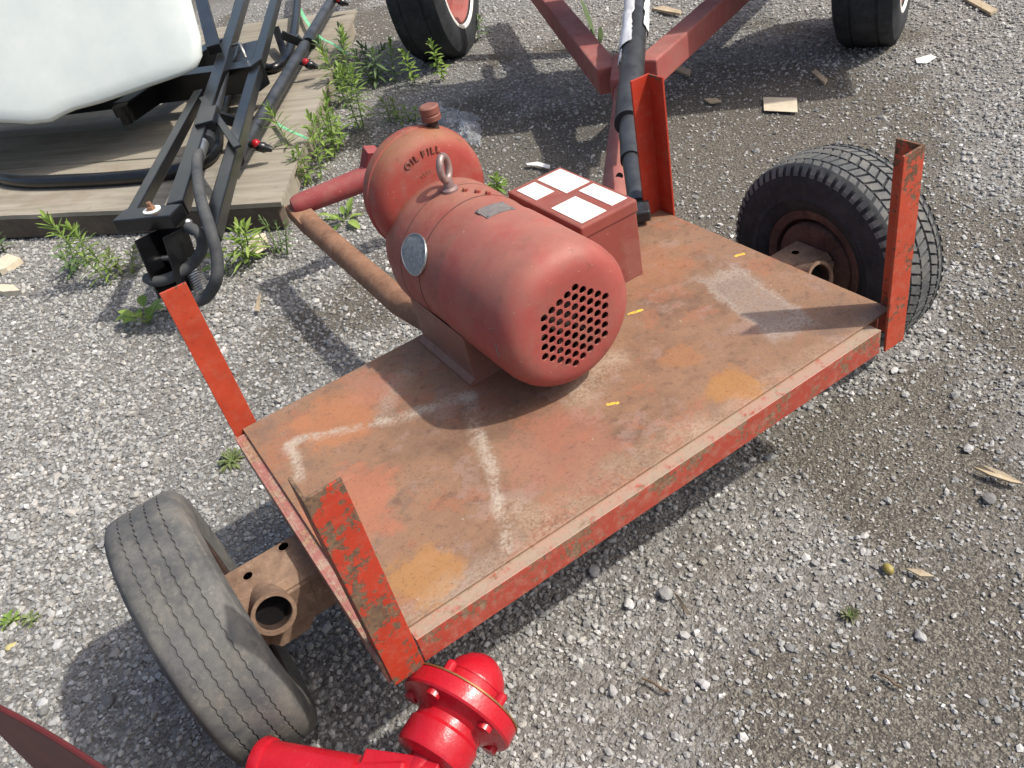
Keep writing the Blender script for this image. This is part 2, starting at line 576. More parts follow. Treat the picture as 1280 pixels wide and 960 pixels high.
def hub_material():
    M = Mat('fresh_red_gloss_paint', 0.25)
    c = M.ramp(M.noise(9, 6, 0.65), [(0.3, srgb(164, 18, 32)), (0.7, srgb(182, 26, 40))])
    k = M.math('MULTIPLY', M.step(M.noise(55, 8, 0.78), 0.60, 0.66), 0.6)
    c = M.mix(k, c, srgb(120, 28, 30))
    k = M.math('MULTIPLY', M.step(M.noise(24, 9, 0.8, vec=M.vmath('ADD', M.pos, (5, 2, 3))), 0.58, 0.72), 0.35)
    c = M.mix(k, c, srgb(186, 120, 112))
    M.color(c)
    M.rough(M.ramp(M.noise(30, 6, 0.7), [(0.35, 0.16), (0.7, 0.5)]))
    M.bump(M.math('ADD', M.noise(45, 5, 0.7), M.math('MULTIPLY', M.noise(220, 3, 0.6), 0.35)), 0.35, 0.0025)
    return M.m


HUBRED = hub_material()
HUBEDGE = simple('bare_flange_edge', (118, 84, 48), (140, 100, 60), 60, 0.5, 0.4, 0.3)
DARKRED = simple('dark_red_sheet', (82, 26, 26), (96, 32, 30), 10, 0.6, 0, 0.2)
NOZZLE = simple('red_nozzle_cap', (150, 20, 28), (164, 28, 34), 30, 0.3, 0, 0)
GREENSTRAP = simple('green_strapping', (110, 190, 140), (140, 208, 160), 30, 0.4, 0, 0.1)
PAPER = simple('tan_card', (196, 184, 160), (214, 202, 178), 25, 0.8, 0, 0.2)
WHITESCRAP = simple('white_scrap', (226, 224, 216), (238, 236, 230), 25, 0.7, 0, 0.2)
WOODCHIP = simple('dry_wood', (168, 150, 122), (196, 180, 152), 40, 0.85, 0, 0.5)
TWIG = simple('brown_twig', (92, 76, 60), (116, 98, 80), 60, 0.9, 0, 0.4)
FRUIT = simple('yellow_fruit', (140, 124, 62), (160, 146, 84), 25, 0.5, 0, 0.2)
HOLESHADE = simple('painted_hole_shade', (14, 12, 12), (22, 18, 18), 20, 0.9, 0, 0)  # near-black colour that paints in the shade inside openings


def wood_material():
    M = Mat('weathered_plywood', 0.85, 0, 0.2)
    d = Vector((-0.644, 0.765, 0))
    t = M.vmath('DOT_PRODUCT', M.pos, (0.765, 0.644, 0), out=1)
    a = M.vmath('DOT_PRODUCT', M.pos, tuple(d), out=1)
    v = M.comb(M.math('MULTIPLY', a, 0.8), M.math('MULTIPLY', t, 9.0), M.sep(M.pos)[2])
    c = M.ramp(M.noise(2.2, 6, 0.65, vec=v, dist=0.5), [(0.28, srgb(126, 119, 106)), (0.5, srgb(148, 141, 127)), (0.72, srgb(164, 157, 142))])
    k = M.step(M.noise(1.6, 5, 0.65), 0.5, 0.7)
    c = M.mix(M.math('MULTIPLY', k, 0.5), c, srgb(126, 112, 92))
    k = M.step(M.noise(9, 5, 0.7), 0.6, 0.72)
    c = M.mix(M.math('MULTIPLY', k, 0.45), c, srgb(92, 80, 66))
    M.color(c)
    M.bump(M.noise(14, 5, 0.7, vec=v), 0.4, 0.003)
    return M.m


WOOD = wood_material()
WOODSIDE = simple('dark_timber', (74, 64, 54), (98, 86, 72), 12, 0.85, 0, 0.5, 0.002)


def leaf_material(name, a, b):
    M = Mat(name, 0.5, 0, 0.4)
    c = M.ramp(M.geo.outputs['Random Per Island'], [(0.0, srgb(*a)), (1.0, srgb(*b))])
    c = M.mix(M.math('MULTIPLY', M.noise(40, 3), 0.3), c, srgb(*a, 0.7))
    M.color(c)
    tr = M.n('ShaderNodeBsdfTranslucent')
    M.put(tr.inputs['Color'], c)
    ms = M.n('ShaderNodeMixShader')
    ms.inputs[0].default_value = 0.35
    M.t.links.new(M.b.outputs[0], ms.inputs[1])
    M.t.links.new(tr.outputs[0], ms.inputs[2])
    M.t.links.new(ms.outputs[0], M.t.nodes['Material Output'].inputs['Surface'])
    return M.m


LEAF = leaf_material('weed_leaf', (120, 150, 68), (170, 192, 104))
LEAFDARK = leaf_material('dark_weed_leaf', (88, 112, 70), (128, 150, 102))
LEAFDRY = leaf_material('pale_moss', (120, 134, 84), (150, 160, 108))
MOSS = leaf_material('grey_moss', (104, 108, 80), (126, 128, 100))
STEM = simple('weed_stem', (96, 116, 66), (118, 134, 80), 30, 0.6, 0, 0)


def plastic_material():
    M = Mat('clear_plastic_film', 0.25, 0, 0.6)
    M.color(srgb(206, 210, 214))
    tp = M.n('ShaderNodeBsdfTransparent')
    ms = M.n('ShaderNodeMixShader')
    M.put(ms.inputs[0], M.ramp(M.noise(9, 4, 0.6), [(0.35, 0.12), (0.7, 0.5)]))
    M.t.links.new(tp.outputs[0], ms.inputs[1])
    M.t.links.new(M.b.outputs[0], ms.inputs[2])
    M.t.links.new(ms.outputs[0], M.t.nodes['Material Output'].inputs['Surface'])
    return M.m


FILM = plastic_material()


# ------------------------------------------------------------------ ground
def vnoise(x, y, seed):
    xi, yi = np.floor(x).astype(int), np.floor(y).astype(int)
    xf, yf = x - xi, y - yi

    def h(a, b):
        k = (a * 374761393 + b * 668265263 + seed * 974711) & 0xFFFFFFFF
        k = ((k ^ (k >> 13)) * 1274126177) & 0xFFFFFFFF
        return ((k ^ (k >> 16)) & 0xFFFF) / 65535.0
    u, v = xf * xf * (3 - 2 * xf), yf * yf * (3 - 2 * yf)
    return (h(xi, yi) * (1 - u) + h(xi + 1, yi) * u) * (1 - v) + (h(xi, yi + 1) * (1 - u) + h(xi + 1, yi + 1) * u) * v


def fbm(x, y, seed):
    return 0.5 * vnoise(x, y, seed) + 0.27 * vnoise(2.1 * x, 2.1 * y, seed + 1) + 0.15 * vnoise(4.3 * x, 4.3 * y, seed + 2) + 0.08 * vnoise(9 * x, 9 * y, seed + 3)


DIRT = []      # bare earth: pixel of the photograph, radius (m), amount
for u, v, r, a in ((1150, 900, 0.20, 0.55), (960, 920, 0.14, 0.5), (870, 700, 0.10, 0.35), (1010, 560, 0.13, 0.4), (860, 230, 0.30, 0.75), (900, 160, 0.35, 0.7),
                   (980, 110, 0.35, 0.5), (700, 200, 0.35, 0.8), (760, 180, 0.3, 0.6), (1240, 600, 0.12, 0.35), (780, 870, 0.10, 0.3), (140, 900, 0.18, 0.45),
                   (880, 330, 0.2, 0.4), (1100, 130, 0.25, 0.3), (1230, 790, 0.12, 0.35), (700, 930, 0.1, 0.25)):
    q = at(u, v, 0)
    DIRT.append((q.x, q.y, r, a))


def dirt(x, y):
    d = np.clip((fbm(x * 1.7 + 3, y * 1.7, 5) - 0.52) * 4.0, 0, 0.6)
    for cx, cy, r, a in DIRT:
        k = np.exp(-((x - cx) ** 2 + (y - cy) ** 2) / (2 * r * r))
        d = d + a * k * (0.55 + 0.9 * fbm(x * 6, y * 6, 9))
    d = d + 0.24 * np.clip((x - 0.45 + 0.12 * (y - 0.3)) * 1.6, 0, 1) * (0.3 + 1.2 * fbm(x * 3.1 + 11, y * 3.1, 41)) * np.clip((3.4 - x) * 0.9, 0.25, 1)
    # the gravel left of the cart is clean and thick
    d = d * np.clip(0.35 + (x + 0.2) * 0.8, 0.25, 1.0)
    return np.clip(d, 0, 1)


def ground_z(x, y):
    return 0.020 * (fbm(x * 1.1 + 7, y * 1.1, 21) - 0.5) + 0.006 * (fbm(x * 9, y * 9, 31) - 0.5)


def ground_material():
    M = Mat('gravel_ground', 0.9, 0, 0.2)
    at_ = M.n('ShaderNodeAttribute', attribute_name='dirt')
    dm = at_.outputs['Fac']
    wob = M.vmath('ADD', M.pos, M.vmath('SCALE', M.noise(70, 2, out=1), 0.006))
    c1 = M.voro(85, wob, out='Color')
    g1 = M.ramp(M.sep(c1)[0], [(0.0, srgb(104, 102, 98)), (0.5, srgb(132, 130, 126)), (1.0, srgb(160, 158, 153))])
    c2 = M.voro(190, wob, out='Color')
    g2 = M.ramp(M.sep(c2)[0], [(0.0, srgb(92, 89, 84)), (0.5, srgb(116, 113, 108)), (1.0, srgb(146, 143, 137))])
    g = M.mix(M.step(M.noise(24, 3), 0.4, 0.6), g1, g2)
    soil = M.ramp(M.noise(30, 6, 0.7), [(0.3, srgb(72, 68, 62)), (0.6, srgb(92, 88, 81)), (0.8, srgb(116, 112, 104))])
    gritty = M.step(M.sep(M.voro(260, out='Color'))[1], 0.55, 0.75)
    soil = M.mix(M.math('MULTIPLY', gritty, 0.5), soil, srgb(150, 144, 132))
    k = M.step(M.math('ADD', dm, M.math('MULTIPLY', M.math('SUBTRACT', M.noise(45, 4, 0.7), 0.5), 0.9)), 0.2, 0.62)
    M.color(M.mix(k, g, soil))
    d1 = M.voro(85, wob)
    d2 = M.voro(190, wob)
    h = M.math('ADD', M.math('MULTIPLY', d1, -1.0), M.math('MULTIPLY', d2, -0.6))
    M.bump(h, 0.8, 0.006)
    return M.m


GROUND = ground_material()
nx, ny = 190, 190
gx = np.concatenate([[-150, -40, -12, -4], np.linspace(-2.2, 6.6, nx), [8, 12, 40, 150]])
gy = np.concatenate([[-150, -40, -10, -3.5], np.linspace(-1.8, 7.6, ny), [9, 14, 40, 150]])
GX, GY = np.meshgrid(gx, gy, indexing='ij')
inside = (np.abs(GX - 2.2) < 4.5) & (np.abs(GY - 2.9) < 4.8)
GZ = np.where(inside, ground_z(GX, GY), 0.0)
n0, n1 = GX.shape
idx = np.arange(n0 * n1).reshape(n0, n1)
quads = np.stack([idx[:-1, :-1], idx[1:, :-1], idx[1:, 1:], idx[:-1, 1:]], -1).reshape(-1, 4)


def mesh_np(name, verts, faces, mat, smooth=False):
    me = bpy.data.meshes.new(name)
    k = faces.shape[1]
    me.vertices.add(len(verts))
    me.vertices.foreach_set('co', verts.astype(np.float32).ravel())
    me.loops.add(faces.size)
    me.loops.foreach_set('vertex_index', faces.astype(np.int32).ravel())
    me.polygons.add(len(faces))
    me.polygons.foreach_set('loop_start', np.arange(0, faces.size, k, dtype=np.int32))
    me.polygons.foreach_set('use_smooth', np.full(len(faces), smooth))
    me.update(calc_edges=True)
    me.materials.append(mat)
    o = bpy.data.objects.new(name, me)
    col.objects.link(o)
    return o


ground = mesh_np('ground', np.stack([GX, GY, GZ], -1).reshape(-1, 3), quads, GROUND, True)
ground['kind'] = 'structure'
a_ = ground.data.attributes.new('dirt', 'FLOAT', 'POINT')
a_.data.foreach_set('value', dirt(GX, GY).ravel().astype(np.float32))


def stone_material():
    M = Mat('gravel_stone', 0.85, 0, 0.25)
    r = M.geo.outputs['Random Per Island']
    c = M.ramp(r, [(0.0, srgb(112, 112, 110)), (0.2, srgb(138, 138, 136)), (0.6, srgb(160, 160, 157)), (0.9, srgb(176, 175, 171)), (0.98, srgb(196, 194, 190)), (1.0, srgb(212, 210, 206))])
    k = M.step(M.math('FRACT', M.math('MULTIPLY', r, 37.7)), 0.62, 0.9)
    c = M.mix(M.math('MULTIPLY', k, 0.3), c, srgb(158, 146, 128))
    c = M.mix(M.math('MULTIPLY', M.step(M.noise(160, 3, 0.7), 0.45, 0.7), 0.3), c, srgb(122, 119, 114))
    M.color(c)
    M.bump(M.noise(320, 3, 0.7), 0.4, 0.0008)
    return M.m


STONE = stone_material()


def stone_template(kind):
    bm = bmesh.new()
    if kind == 0:
        bmesh.ops.create_icosphere(bm, subdivisions=1, radius=1.0)
    else:
        bmesh.ops.create_cube(bm, size=1.35)
        bmesh.ops.triangulate(bm, faces=bm.faces)
    bm.verts.index_update()
    v = np.array([q.co for q in bm.verts])
    f = np.array([[q.index for q in t.verts] for t in bm.faces])
    bm.free()
    return v, f


def scatter(name, xs, ys, rad, kind, seed):
    g = np.random.default_rng(seed)
    tv, tf = stone_template(kind)
    n, k = len(xs), len(tv)
    V = np.repeat(tv[None], n, 0) * (1 + g.uniform(-1, 1, (n, k, 1)) * (0.2 if kind == 0 else 0.3)) + g.uniform(-1, 1, (n, k, 3)) * (0.11 if kind == 0 else 0.16)
    sc_ = np.stack([g.uniform(0.8, 1.35, n), g.uniform(0.65, 1.05, n), g.uniform(0.45, 0.85, n)], -1) * rad[:, None]
    V = V * sc_[:, None, :]
    a = g.uniform(0, 2 * np.pi, n)
    ti = g.normal(0, 0.35, n)
    c, s = np.cos(ti), np.sin(ti)
    V = np.stack([V[..., 0] * c[:, None] - V[..., 2] * s[:, None], V[..., 1], V[..., 0] * s[:, None] + V[..., 2] * c[:, None]], -1)
    c, s = np.cos(a), np.sin(a)
    V = np.stack([V[..., 0] * c[:, None] - V[..., 1] * s[:, None], V[..., 0] * s[:, None] + V[..., 1] * c[:, None], V[..., 2]], -1)
    V[..., 0] += xs[:, None]
    V[..., 1] += ys[:, None]
    V[..., 2] += (ground_z(xs, ys) + rad * 0.25)[:, None]
    F = (tf[None] + (np.arange(n) * k)[:, None, None]).reshape(-1, 3)
    o = mesh_np(name, V.reshape(-1, 3), F, STONE)
    return o


def in_view(x, y, margin):
    q = np.stack([x, y, np.zeros_like(x)], -1) - CAM_C
    c = q @ CAM_R.T
    u = CAM_F * c[..., 0] / c[..., 2]
    v = CAM_F * c[..., 1] / c[..., 2]
    return (c[..., 2] > 0.1) & (np.abs(u) < 640 + margin) & (np.abs(v) < 480 + margin)


N = 560000
sx, sy = rng.uniform(-1.6, 6.2, N), rng.uniform(-1.3, 7.4, N)
ok = in_view(sx, sy, 190)
sx, sy = sx[ok], sy[ok]
dist = np.sqrt((sx - CAM_C[0]) ** 2 + (sy - CAM_C[1]) ** 2 + CAM_C[2] ** 2)
dm_ = dirt(sx, sy)
keep = rng.uniform(0, 1, len(sx)) < np.clip((2.9 / dist) ** 1.35, 0, 1) * (1 - 0.72 * dm_ ** 0.7)
sx, sy, dist, dm_ = sx[keep], sy[keep], dist[keep], dm_[keep]
rad = np.exp(rng.normal(math.log(0.0053), 0.36, len(sx))) * (1 - 0.3 * dm_)
rad = np.clip(rad * np.clip(dist / 2.6, 0.9, 1.15), 0.0022, 0.016)
big = rad > 0.0062
scatter_a = scatter('gravel', sx[big], sy[big], rad[big], 0, 3)
scatter_b = scatter('gravel', sx[~big], sy[~big], rad[~big], 1, 4)
for o, lb in ((scatter_a, 'coarse grey crushed stone lying all over the yard'), (scatter_b, 'fine grey stone chips filling between the coarse gravel')):
    o['kind'] = 'stuff'
    tag(o, lb, 'gravel')

# ------------------------------------------------------------------ the cart
L, W, LEG, HB, UP = 1.325, 0.80, 0.062, 0.063, 0.40
T = 0.006
cart = thing('cart', 'low flat rusty steel cart with four orange corner posts and two wheels', 'cart', (L / 2, W / 2, 0))


def zz(z):
    return z + Z0


# deck plate
g = Geo()
g.box(0.020, L - 0.004, 0.030, W + 0.002, zz(0.0015), zz(0.0075), bev=0.0015)
deck = mk('deck_plate', g, DECK, cart)
# angle iron rim, each side its own bar
g = Geo().box(LEG + 0.004, L - LEG - 0.012, 0.0, T, zz(-HB), zz(0), bev=0.001).box(LEG + 0.004, L - LEG - 0.012, T - 0.001, 0.055, zz(-T), zz(-0.0006), bev=0.001)
mk('front_rim_angle', g, PAINT_RIM, cart)
g = Geo().box(LEG, L - LEG, W - T, W, zz(-HB), zz(0), bev=0.001).box(LEG, L - LEG, W - 0.055, W - T + 0.001, zz(-T), zz(-0.0006), bev=0.001)
mk('back_rim_angle', g, PAINT_RIM, cart)
g = Geo().box(-T, 0, 0.004, W - 0.002, zz(-HB), zz(0.0005), bev=0.001).box(0, 0.05, 0.07, W - 0.008, zz(-T), zz(-0.0004), bev=0.001)
mk('left_rim_angle', g, PAINT_SIDE, cart)
g = Geo().box(L - T, L, LEG, W - LEG, zz(-HB), zz(0), bev=0.001).box(L - 0.05, L - T + 0.001, LEG, W - LEG, zz(-T), zz(-0.0004), bev=0.001)
mk('right_rim_angle', g, PAINT_RIM, cart)
for xc in (0.33, 0.95):
    g = Geo().box(xc - 0.02, xc + 0.02, 0.06, W - 0.06, zz(-0.045), zz(-0.0075), bev=0.002)
    mk('cross_member', g, RUSTDARK, cart)


def l_post(x, y, dx, dy, z0, z1, t=T):
    """angle-iron post, corner at (x, y), legs along dx and dy"""
    p = [(0, 0), (dx * LEG, 0), (dx * LEG, dy * t), (dx * t, dy * t), (dx * t, dy * LEG), (0, dy * LEG)]
    n = len(p)
    vv = [(x + a, y + b, z) for z in (z0, z1) for a, b in p]
    ff = [(i, (i + 1) % n, n + (i + 1) % n, n + i) for i in range(n)]
    # L shaped caps as two quads each
    ff += [(0, 1, 2, 3), (0, 3, 4, 5), (6, 7, 8, 9), (6, 9, 10, 11)]
    return Geo().add(vv, ff)


def bevel_obj(o, wd):
    b = o.modifiers.new('edge', 'BEVEL')
    b.width = wd
    b.segments = 2
    b.limit_method = 'ANGLE'
    b.angle_limit = R(50)
    return o


p = bevel_obj(mk('corner_post', l_post(0.0005, -0.004, 1, 1, zz(-HB - 0.004), zz(UP)), PAINT_FL, cart), 0.0012)
p['label'] = 'badly peeling orange angle-iron post at the near left corner'
p = bevel_obj(mk('corner_post', l_post(L + 0.003, -0.004, -1, 1, zz(-HB - 0.004), zz(UP)), PAINT_FR, cart), 0.0012)
p['label'] = 'speckled orange angle-iron post in front of the right wheel'
p = bevel_obj(mk('corner_post', l_post(L + 0.003, W + 0.005, -1, -1, zz(-HB - 0.004), zz(UP)), PAINT_BR, cart), 0.0012)
p['label'] = 'orange angle-iron post beside the black tube'
g = Geo().box(-0.002, 0.056, W + 0.003, W + 0.009, zz(-HB - 0.03), zz(UP), bev=0.001)
p = mk('corner_post', g, PAINT_BL, cart)
p['label'] = 'clean bright orange flat post at the far left corner'

# axle: a rusty pressed channel with a stub tube beside each wheel
AY = 0.405
AZ = zz(-0.118)
g = Geo()
for s_ in (0,):
    g.prism([(-0.055, -0.05), (-0.055, 0.042), (-0.043, 0.05), (0.043, 0.05), (0.055, 0.042), (0.055, -0.05), (0.047, -0.05), (0.047, 0.04), (-0.047, 0.04), (-0.047, -0.05)],
            (-0.02, AY, AZ), (L + 0.02, AY, AZ))
mk('axle_beam', g, RUSTDARK, cart)
for side, x0, x1, xw in ((-1, -0.175, 0.03, -0.23), (1, L + 0.175, L - 0.03, L + 0.25)):
    # arm between the deck and the wheel
    g = Geo()
    a, b = sorted((x0, x1))
    g.prism([(-0.066, -0.062), (-0.066, 0.048), (-0.05, 0.062), (0.05, 0.062), (0.066, 0.048), (0.066, -0.062), (0.058, -0.062), (0.058, 0.045), (0.046, 0.054), (-0.046, 0.054), (-0.058, 0.045), (-0.058, -0.062)],
            (a, AY, AZ), (b, AY, AZ))
    arm = bevel_obj(mk('axle_arm', g, RUST, cart), 0.002)
    # stub tube facing forward
    xs_ = x0 + (0.075 if side < 0 else -0.075)
    sax = Vector((0, -0.93, 0.36)).normalized()
    so = Vector((xs_ - 0.016, AY - 0.012, AZ + 0.014))
    g = Geo().lathe([(0.041, 0.0), (0.041, 0.090), (0.044, 0.095), (0.044, 0.102), (0.036, 0.102), (0.0345, 0.098), (0.0345, 0.0)], so, sax, 40, closed=True)
    st = mk('stub_tube', g, RUST, arm, True)
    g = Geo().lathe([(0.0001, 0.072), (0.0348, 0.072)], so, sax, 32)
    mk('bore_shade_disc', g, HOLESHADE, arm)  # closing disc, coloured near-black as the shade of a deep bore
    g = Geo().lathe([(0.0348, 0.072), (0.0348, 0.097), (0.0342, 0.097), (0.0342, 0.072)], so, sax, 32, closed=True)
    mk('tube_bore', g, RUSTDARK, arm, True)
    # web plate carrying the stub tube
    g = Geo()
    cxx = xs_
    out = [(cxx - 0.072, AZ + 0.045), (cxx + 0.072, AZ + 0.045), (cxx + 0.062, AZ - 0.03), (cxx + 0.028, AZ - 0.075), (cxx - 0.035, AZ - 0.075), (cxx - 0.065, AZ - 0.03)]
    n = len(out)
    vv = [(x, y, z) for y in (AY - 0.075, AY - 0.067) for x, z in out]
    g.add(vv, [tuple(range(n)), tuple(range(n, 2 * n))] + [(i, (i + 1) % n, n + (i + 1) % n, n + i) for i in range(n)])
    mk('web_plate', g, RUST, arm)
    # punched holes: shade painted as flat near-black discs laid on the arm
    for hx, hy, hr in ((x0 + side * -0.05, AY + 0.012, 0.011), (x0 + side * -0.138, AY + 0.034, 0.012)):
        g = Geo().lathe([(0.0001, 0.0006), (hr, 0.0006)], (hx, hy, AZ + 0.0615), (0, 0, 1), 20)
        mk('punched_hole_shade', g, HOLESHADE, arm)
        g = Geo().lathe([(hr - 0.001, 0.0), (hr + 0.002, 0.0), (hr + 0.002, 0.0016), (hr - 0.001, 0.0016)], (hx, hy, AZ + 0.0615), (0, 0, 1), 20, closed=True)
        mk('hole_lip', g, RUST, arm)
    # spindle and backing plate
    g = Geo().lathe([(0.03, 0), (0.03, 0.08)], (x0 + side * -0.03, AY, AZ), (side, 0, 0), 24)
    g.lathe([(0.02, 0.0), (0.115, 0.0), (0.12, 0.006), (0.12, 0.02), (0.02, 0.02)], (x0 + side * 0.006, AY, AZ), (side, 0, 0), 40)
    mk('backing_plate', g, RIMRUST, cart, True)


# ---- wheels
def wheel_matrix(c, camber, toe=0.0):
    return Matrix.Translation(c) @ Matrix.Rotation(toe, 4, 'Z') @ Matrix.Rotation(camber, 4, 'Y')


def sag(v, zmin=0.004):
    """flatten the tyre where it stands on the gravel"""
    if v.z < zmin + 0.02:
        v = v.copy()
        v.z = zmin + max(0.0, (v.z - zmin)) * 0.4
    return v


def ribbed_tyre(M4, Rr, hw, seg=336, tread=0.70):
    g = Geo()
    xs_ = [(-0.80, 0.60), (-0.97, 0.70), (-1.0, 0.80), (-0.97, 0.88), (-0.93, 0.925), (-0.90, 0.932), (-0.87, 0.955), (-0.82, 0.972), (-tread - 0.06, 0.984), (-tread, 0.990)]
    tr = []
    for gx_ in (-0.50, -0.18, 0.16, 0.48):
        tr += [(gx_ - 0.026, 0.9965, 1), (gx_ - 0.012, 0.986, 1), (gx_ + 0.012, 0.986, 1), (gx_ + 0.026, 0.9965, 1)]
    prof = [(x, r, 0) for x, r in xs_] + [(-0.60, 0.9955, 0)] + tr[:4] + [(-0.34, 0.9985, 0)] + tr[4:8] + [(0, 1.0, 0)] + tr[8:12] + [(0.32, 0.9985, 0)] + tr[12:] + [(0.60, 0.9955, 0)] + [(-x, r, 0) for x, r in xs_[::-1]]
    k = len(prof)
    vv = []
    for j in range(seg):
        a = 2 * math.pi * j / seg
        zig = (0.013 if (j // 2) % 2 else -0.013)
        wear = 1 + 0.0015 * math.sin(3 * a + 1)
        for x, r, zg in prof:
            q = Vector(((x + zig * zg) * hw, math.cos(a) * r * Rr * wear, math.sin(a) * r * Rr * wear))
            vv.append(sag(M4 @ q))
    ff = [(j * k + i, j * k + i + 1, ((j + 1) % seg) * k + i + 1, ((j + 1) % seg) * k + i) for j in range(seg) for i in range(k - 1)]
    return g.add(vv, ff)


def smooth_tyre(M4, Rr, hw, seg=96, prof=None):
    prof = prof or [(-0.72, 0.52), (-0.86, 0.54), (-0.93, 0.61), (-0.955, 0.64), (-0.972, 0.645), (-0.978, 0.66), (-0.965, 0.665), (-0.985, 0.71), (-1.0, 0.80), (-0.975, 0.87), (-0.93, 0.905), (-0.925, 0.915), (-0.88, 0.945), (-0.80, 0.966), (-0.55, 0.972), (0, 0.975)]
    prof = prof + [(-x, r) for x, r in prof[::-1][1:]]
    k = len(prof)
    g = Geo()
    vv = [sag(M4 @ Vector((x * hw, math.cos(2 * math.pi * j / seg) * r * Rr, math.sin(2 * math.pi * j / seg) * r * Rr))) for j in range(seg) for x, r in prof]
    ff = [(j * k + i, j * k + i + 1, ((j + 1) % seg) * k + i + 1, ((j + 1) % seg) * k + i) for j in range(seg) for i in range(k - 1)]
    return g.add(vv, ff)


def tread_blocks(M4, Rr, hw, around=62):
    g = Geo()
    rows = ((-0.86, -0.57, 0.955, 0.985, 0.0), (-0.53, -0.21, 0.985, 1.0, 0.5), (-0.17, 0.17, 1.0, 1.0, 0.1), (0.21, 0.53, 1.0, 0.985, 0.6), (0.57, 0.86, 0.985, 0.955, 0.15))
    st = 2 * math.pi / around
    for ri, (xa, xb, ra, rb_, ph) in enumerate(rows):
        for j in range(around):
            a0 = (j + ph) * st + random.uniform(-0.03, 0.03) * st
            sk = (0.42 if ri % 2 else -0.42) * st
            hwd = st * 0.41
            cs = []
            for lift, shr in ((-0.030, 1.0), (0.0, 0.90)):
                for xx, rr_, sg in ((xa, ra, -1), (xb, rb_, 1)):
                    for e in (-1, 1):
                        xm_ = (xa + xb) / 2 + (xx - (xa + xb) / 2) * shr
                        a = a0 + sg * sk * 0.5 + e * hwd * shr
                        rad_ = (rr_ + lift) * Rr
                        cs.append(sag(M4 @ Vector((xm_ * hw, math.cos(a) * rad_, math.sin(a) * rad_))))
            g.add(cs, [(4, 5, 7, 6), (0, 1, 5, 4), (2, 6, 7, 3), (0, 4, 6, 2), (1, 3, 7, 5)])
    return g


def lug_ring(M4, Rr, hw, around=62):
    """short lugs running down the shoulder onto the side wall"""
    g = Geo()
    st = 2 * math.pi / around
    for sgn in (-1, 1):
        for j in range(around):
            a0 = (j + 0.3) * st
            cs = []
            for x, r in ((0.84, 0.965), (0.955, 0.905), (0.985, 0.875)):
                for e in (-0.3, 0.3):
                    cs.append(sag(M4 @ Vector((sgn * x * hw, math.cos(a0 + e * st) * r * Rr, math.sin(a0 + e * st) * r * Rr))))
            g.add(cs, [(0, 1, 3, 2), (2, 3, 5, 4)])
    return g


def rim_geo(M4, Rr, hw, s=1, fr=0.62):
    k = fr - 0.62
    prof = [(0.02, -0.25), (0.30, -0.25), (0.34, -0.32), (0.42 + k * 0.6, -0.36), (0.50 + k, -0.36), (0.545 + k, -0.45), (0.545 + k, -0.78), (fr - 0.01, -0.84), (fr + 0.02, -0.80),
            (fr + 0.02, -0.77), (0.56 + k, -0.70), (0.56 + k, 0.70), (fr + 0.02, 0.78), (fr + 0.02, 0.82), (fr - 0.01, 0.84), (0.55 + k, 0.74), (0.53 + k, 0.28), (0.30, 0.30), (0.28, 0.40), (0.16, 0.42), (0.02, 0.42)]
    g = Geo()
    seg = 64
    k = len(prof)
    vv = [M4 @ Vector((s * x * hw, math.cos(2 * math.pi * j / seg) * r * Rr, math.sin(2 * math.pi * j / seg) * r * Rr)) for j in range(seg) for r, x in prof]
    ff = [(j * k + i, j * k + i + 1, ((j + 1) % seg) * k + i + 1, ((j + 1) % seg) * k + i) for j in range(seg) for i in range(k - 1)]
    return g.add(vv, ff)


WR = 0.286
ML = wheel_matrix((-0.227, 0.403, zz(-0.113)), -0.045)
wh = mk('wheel', rim_geo(ML, WR, 0.080, -1), RUSTDARK, cart, True)
wh['label'] = 'left wheel with a smooth worn grey ribbed tyre'
mk('tyre', ribbed_tyre(ML, WR, 0.082), TYREWORN, wh, True, 35)
MR = wheel_matrix((1.575, 0.403, zz(-0.113)), 0.05)
wh = mk('wheel', rim_geo(MR, WR, 0.095, 1, 0.52), RIMRUST, cart, True)
wh['label'] = 'right wheel with a black block-tread tyre and rusty rim'
ty = mk('tyre', smooth_tyre(MR, WR, 0.095), TYREBLACK, wh, True, 60)
tb = mk('tread_blocks', tread_blocks(MR, WR, 0.095), TREADGREY, wh)
tb['kind'] = 'stuff'
lr = mk('shoulder_lugs', lug_ring(MR, WR * 1.003, 0.096), TREADGREY, wh)
lr['kind'] = 'stuff'

# tongue leaving the back of the cart, with a pink cross tube at its end
TZ = zz(-0.115)
t0, t1 = at(500, 378, TZ), at(386, 279, TZ)
dirv = (t1 - t0).normalized()
g = Geo()
g.tube([Vector((0.655, 0.30, TZ)), Vector((0.652, 0.85, TZ)), t0, t1], 0.041, 24)
mk('tongue', g, RUSTPIPE, cart, True)
e0 = at(366, 259, TZ + 0.045)
e1 = at(450, 226, TZ + 0.055)
e2 = e1 + (e1 - e0) * 0.9
ed_ = (e1 - e0).normalized()
g = Geo().tube([e0 - ed_ * 0.004, e0, e0 + ed_ * 0.012, e0 + ed_ * 0.03, e1, e2], [0.018, 0.030, 0.037, 0.040, 0.046, 0.048], 24)
mk('cross_tube', g, TUBEPINK, cart, True)
g = Geo().beam(t1 - dirv * 0.03, t1 + dirv * 0.13 + Vector((0, 0, 0.02)), 0.075, 0.05)
mk('tongue_bracket', g, RUSTPIPE, cart)
g = Geo().beam(at(459, 218, TZ + 0.06), at(464, 186, TZ + 0.16), 0.05, 0.05, up=(0, 1, 0))
mk('lug', g, TUBEPINK, cart)

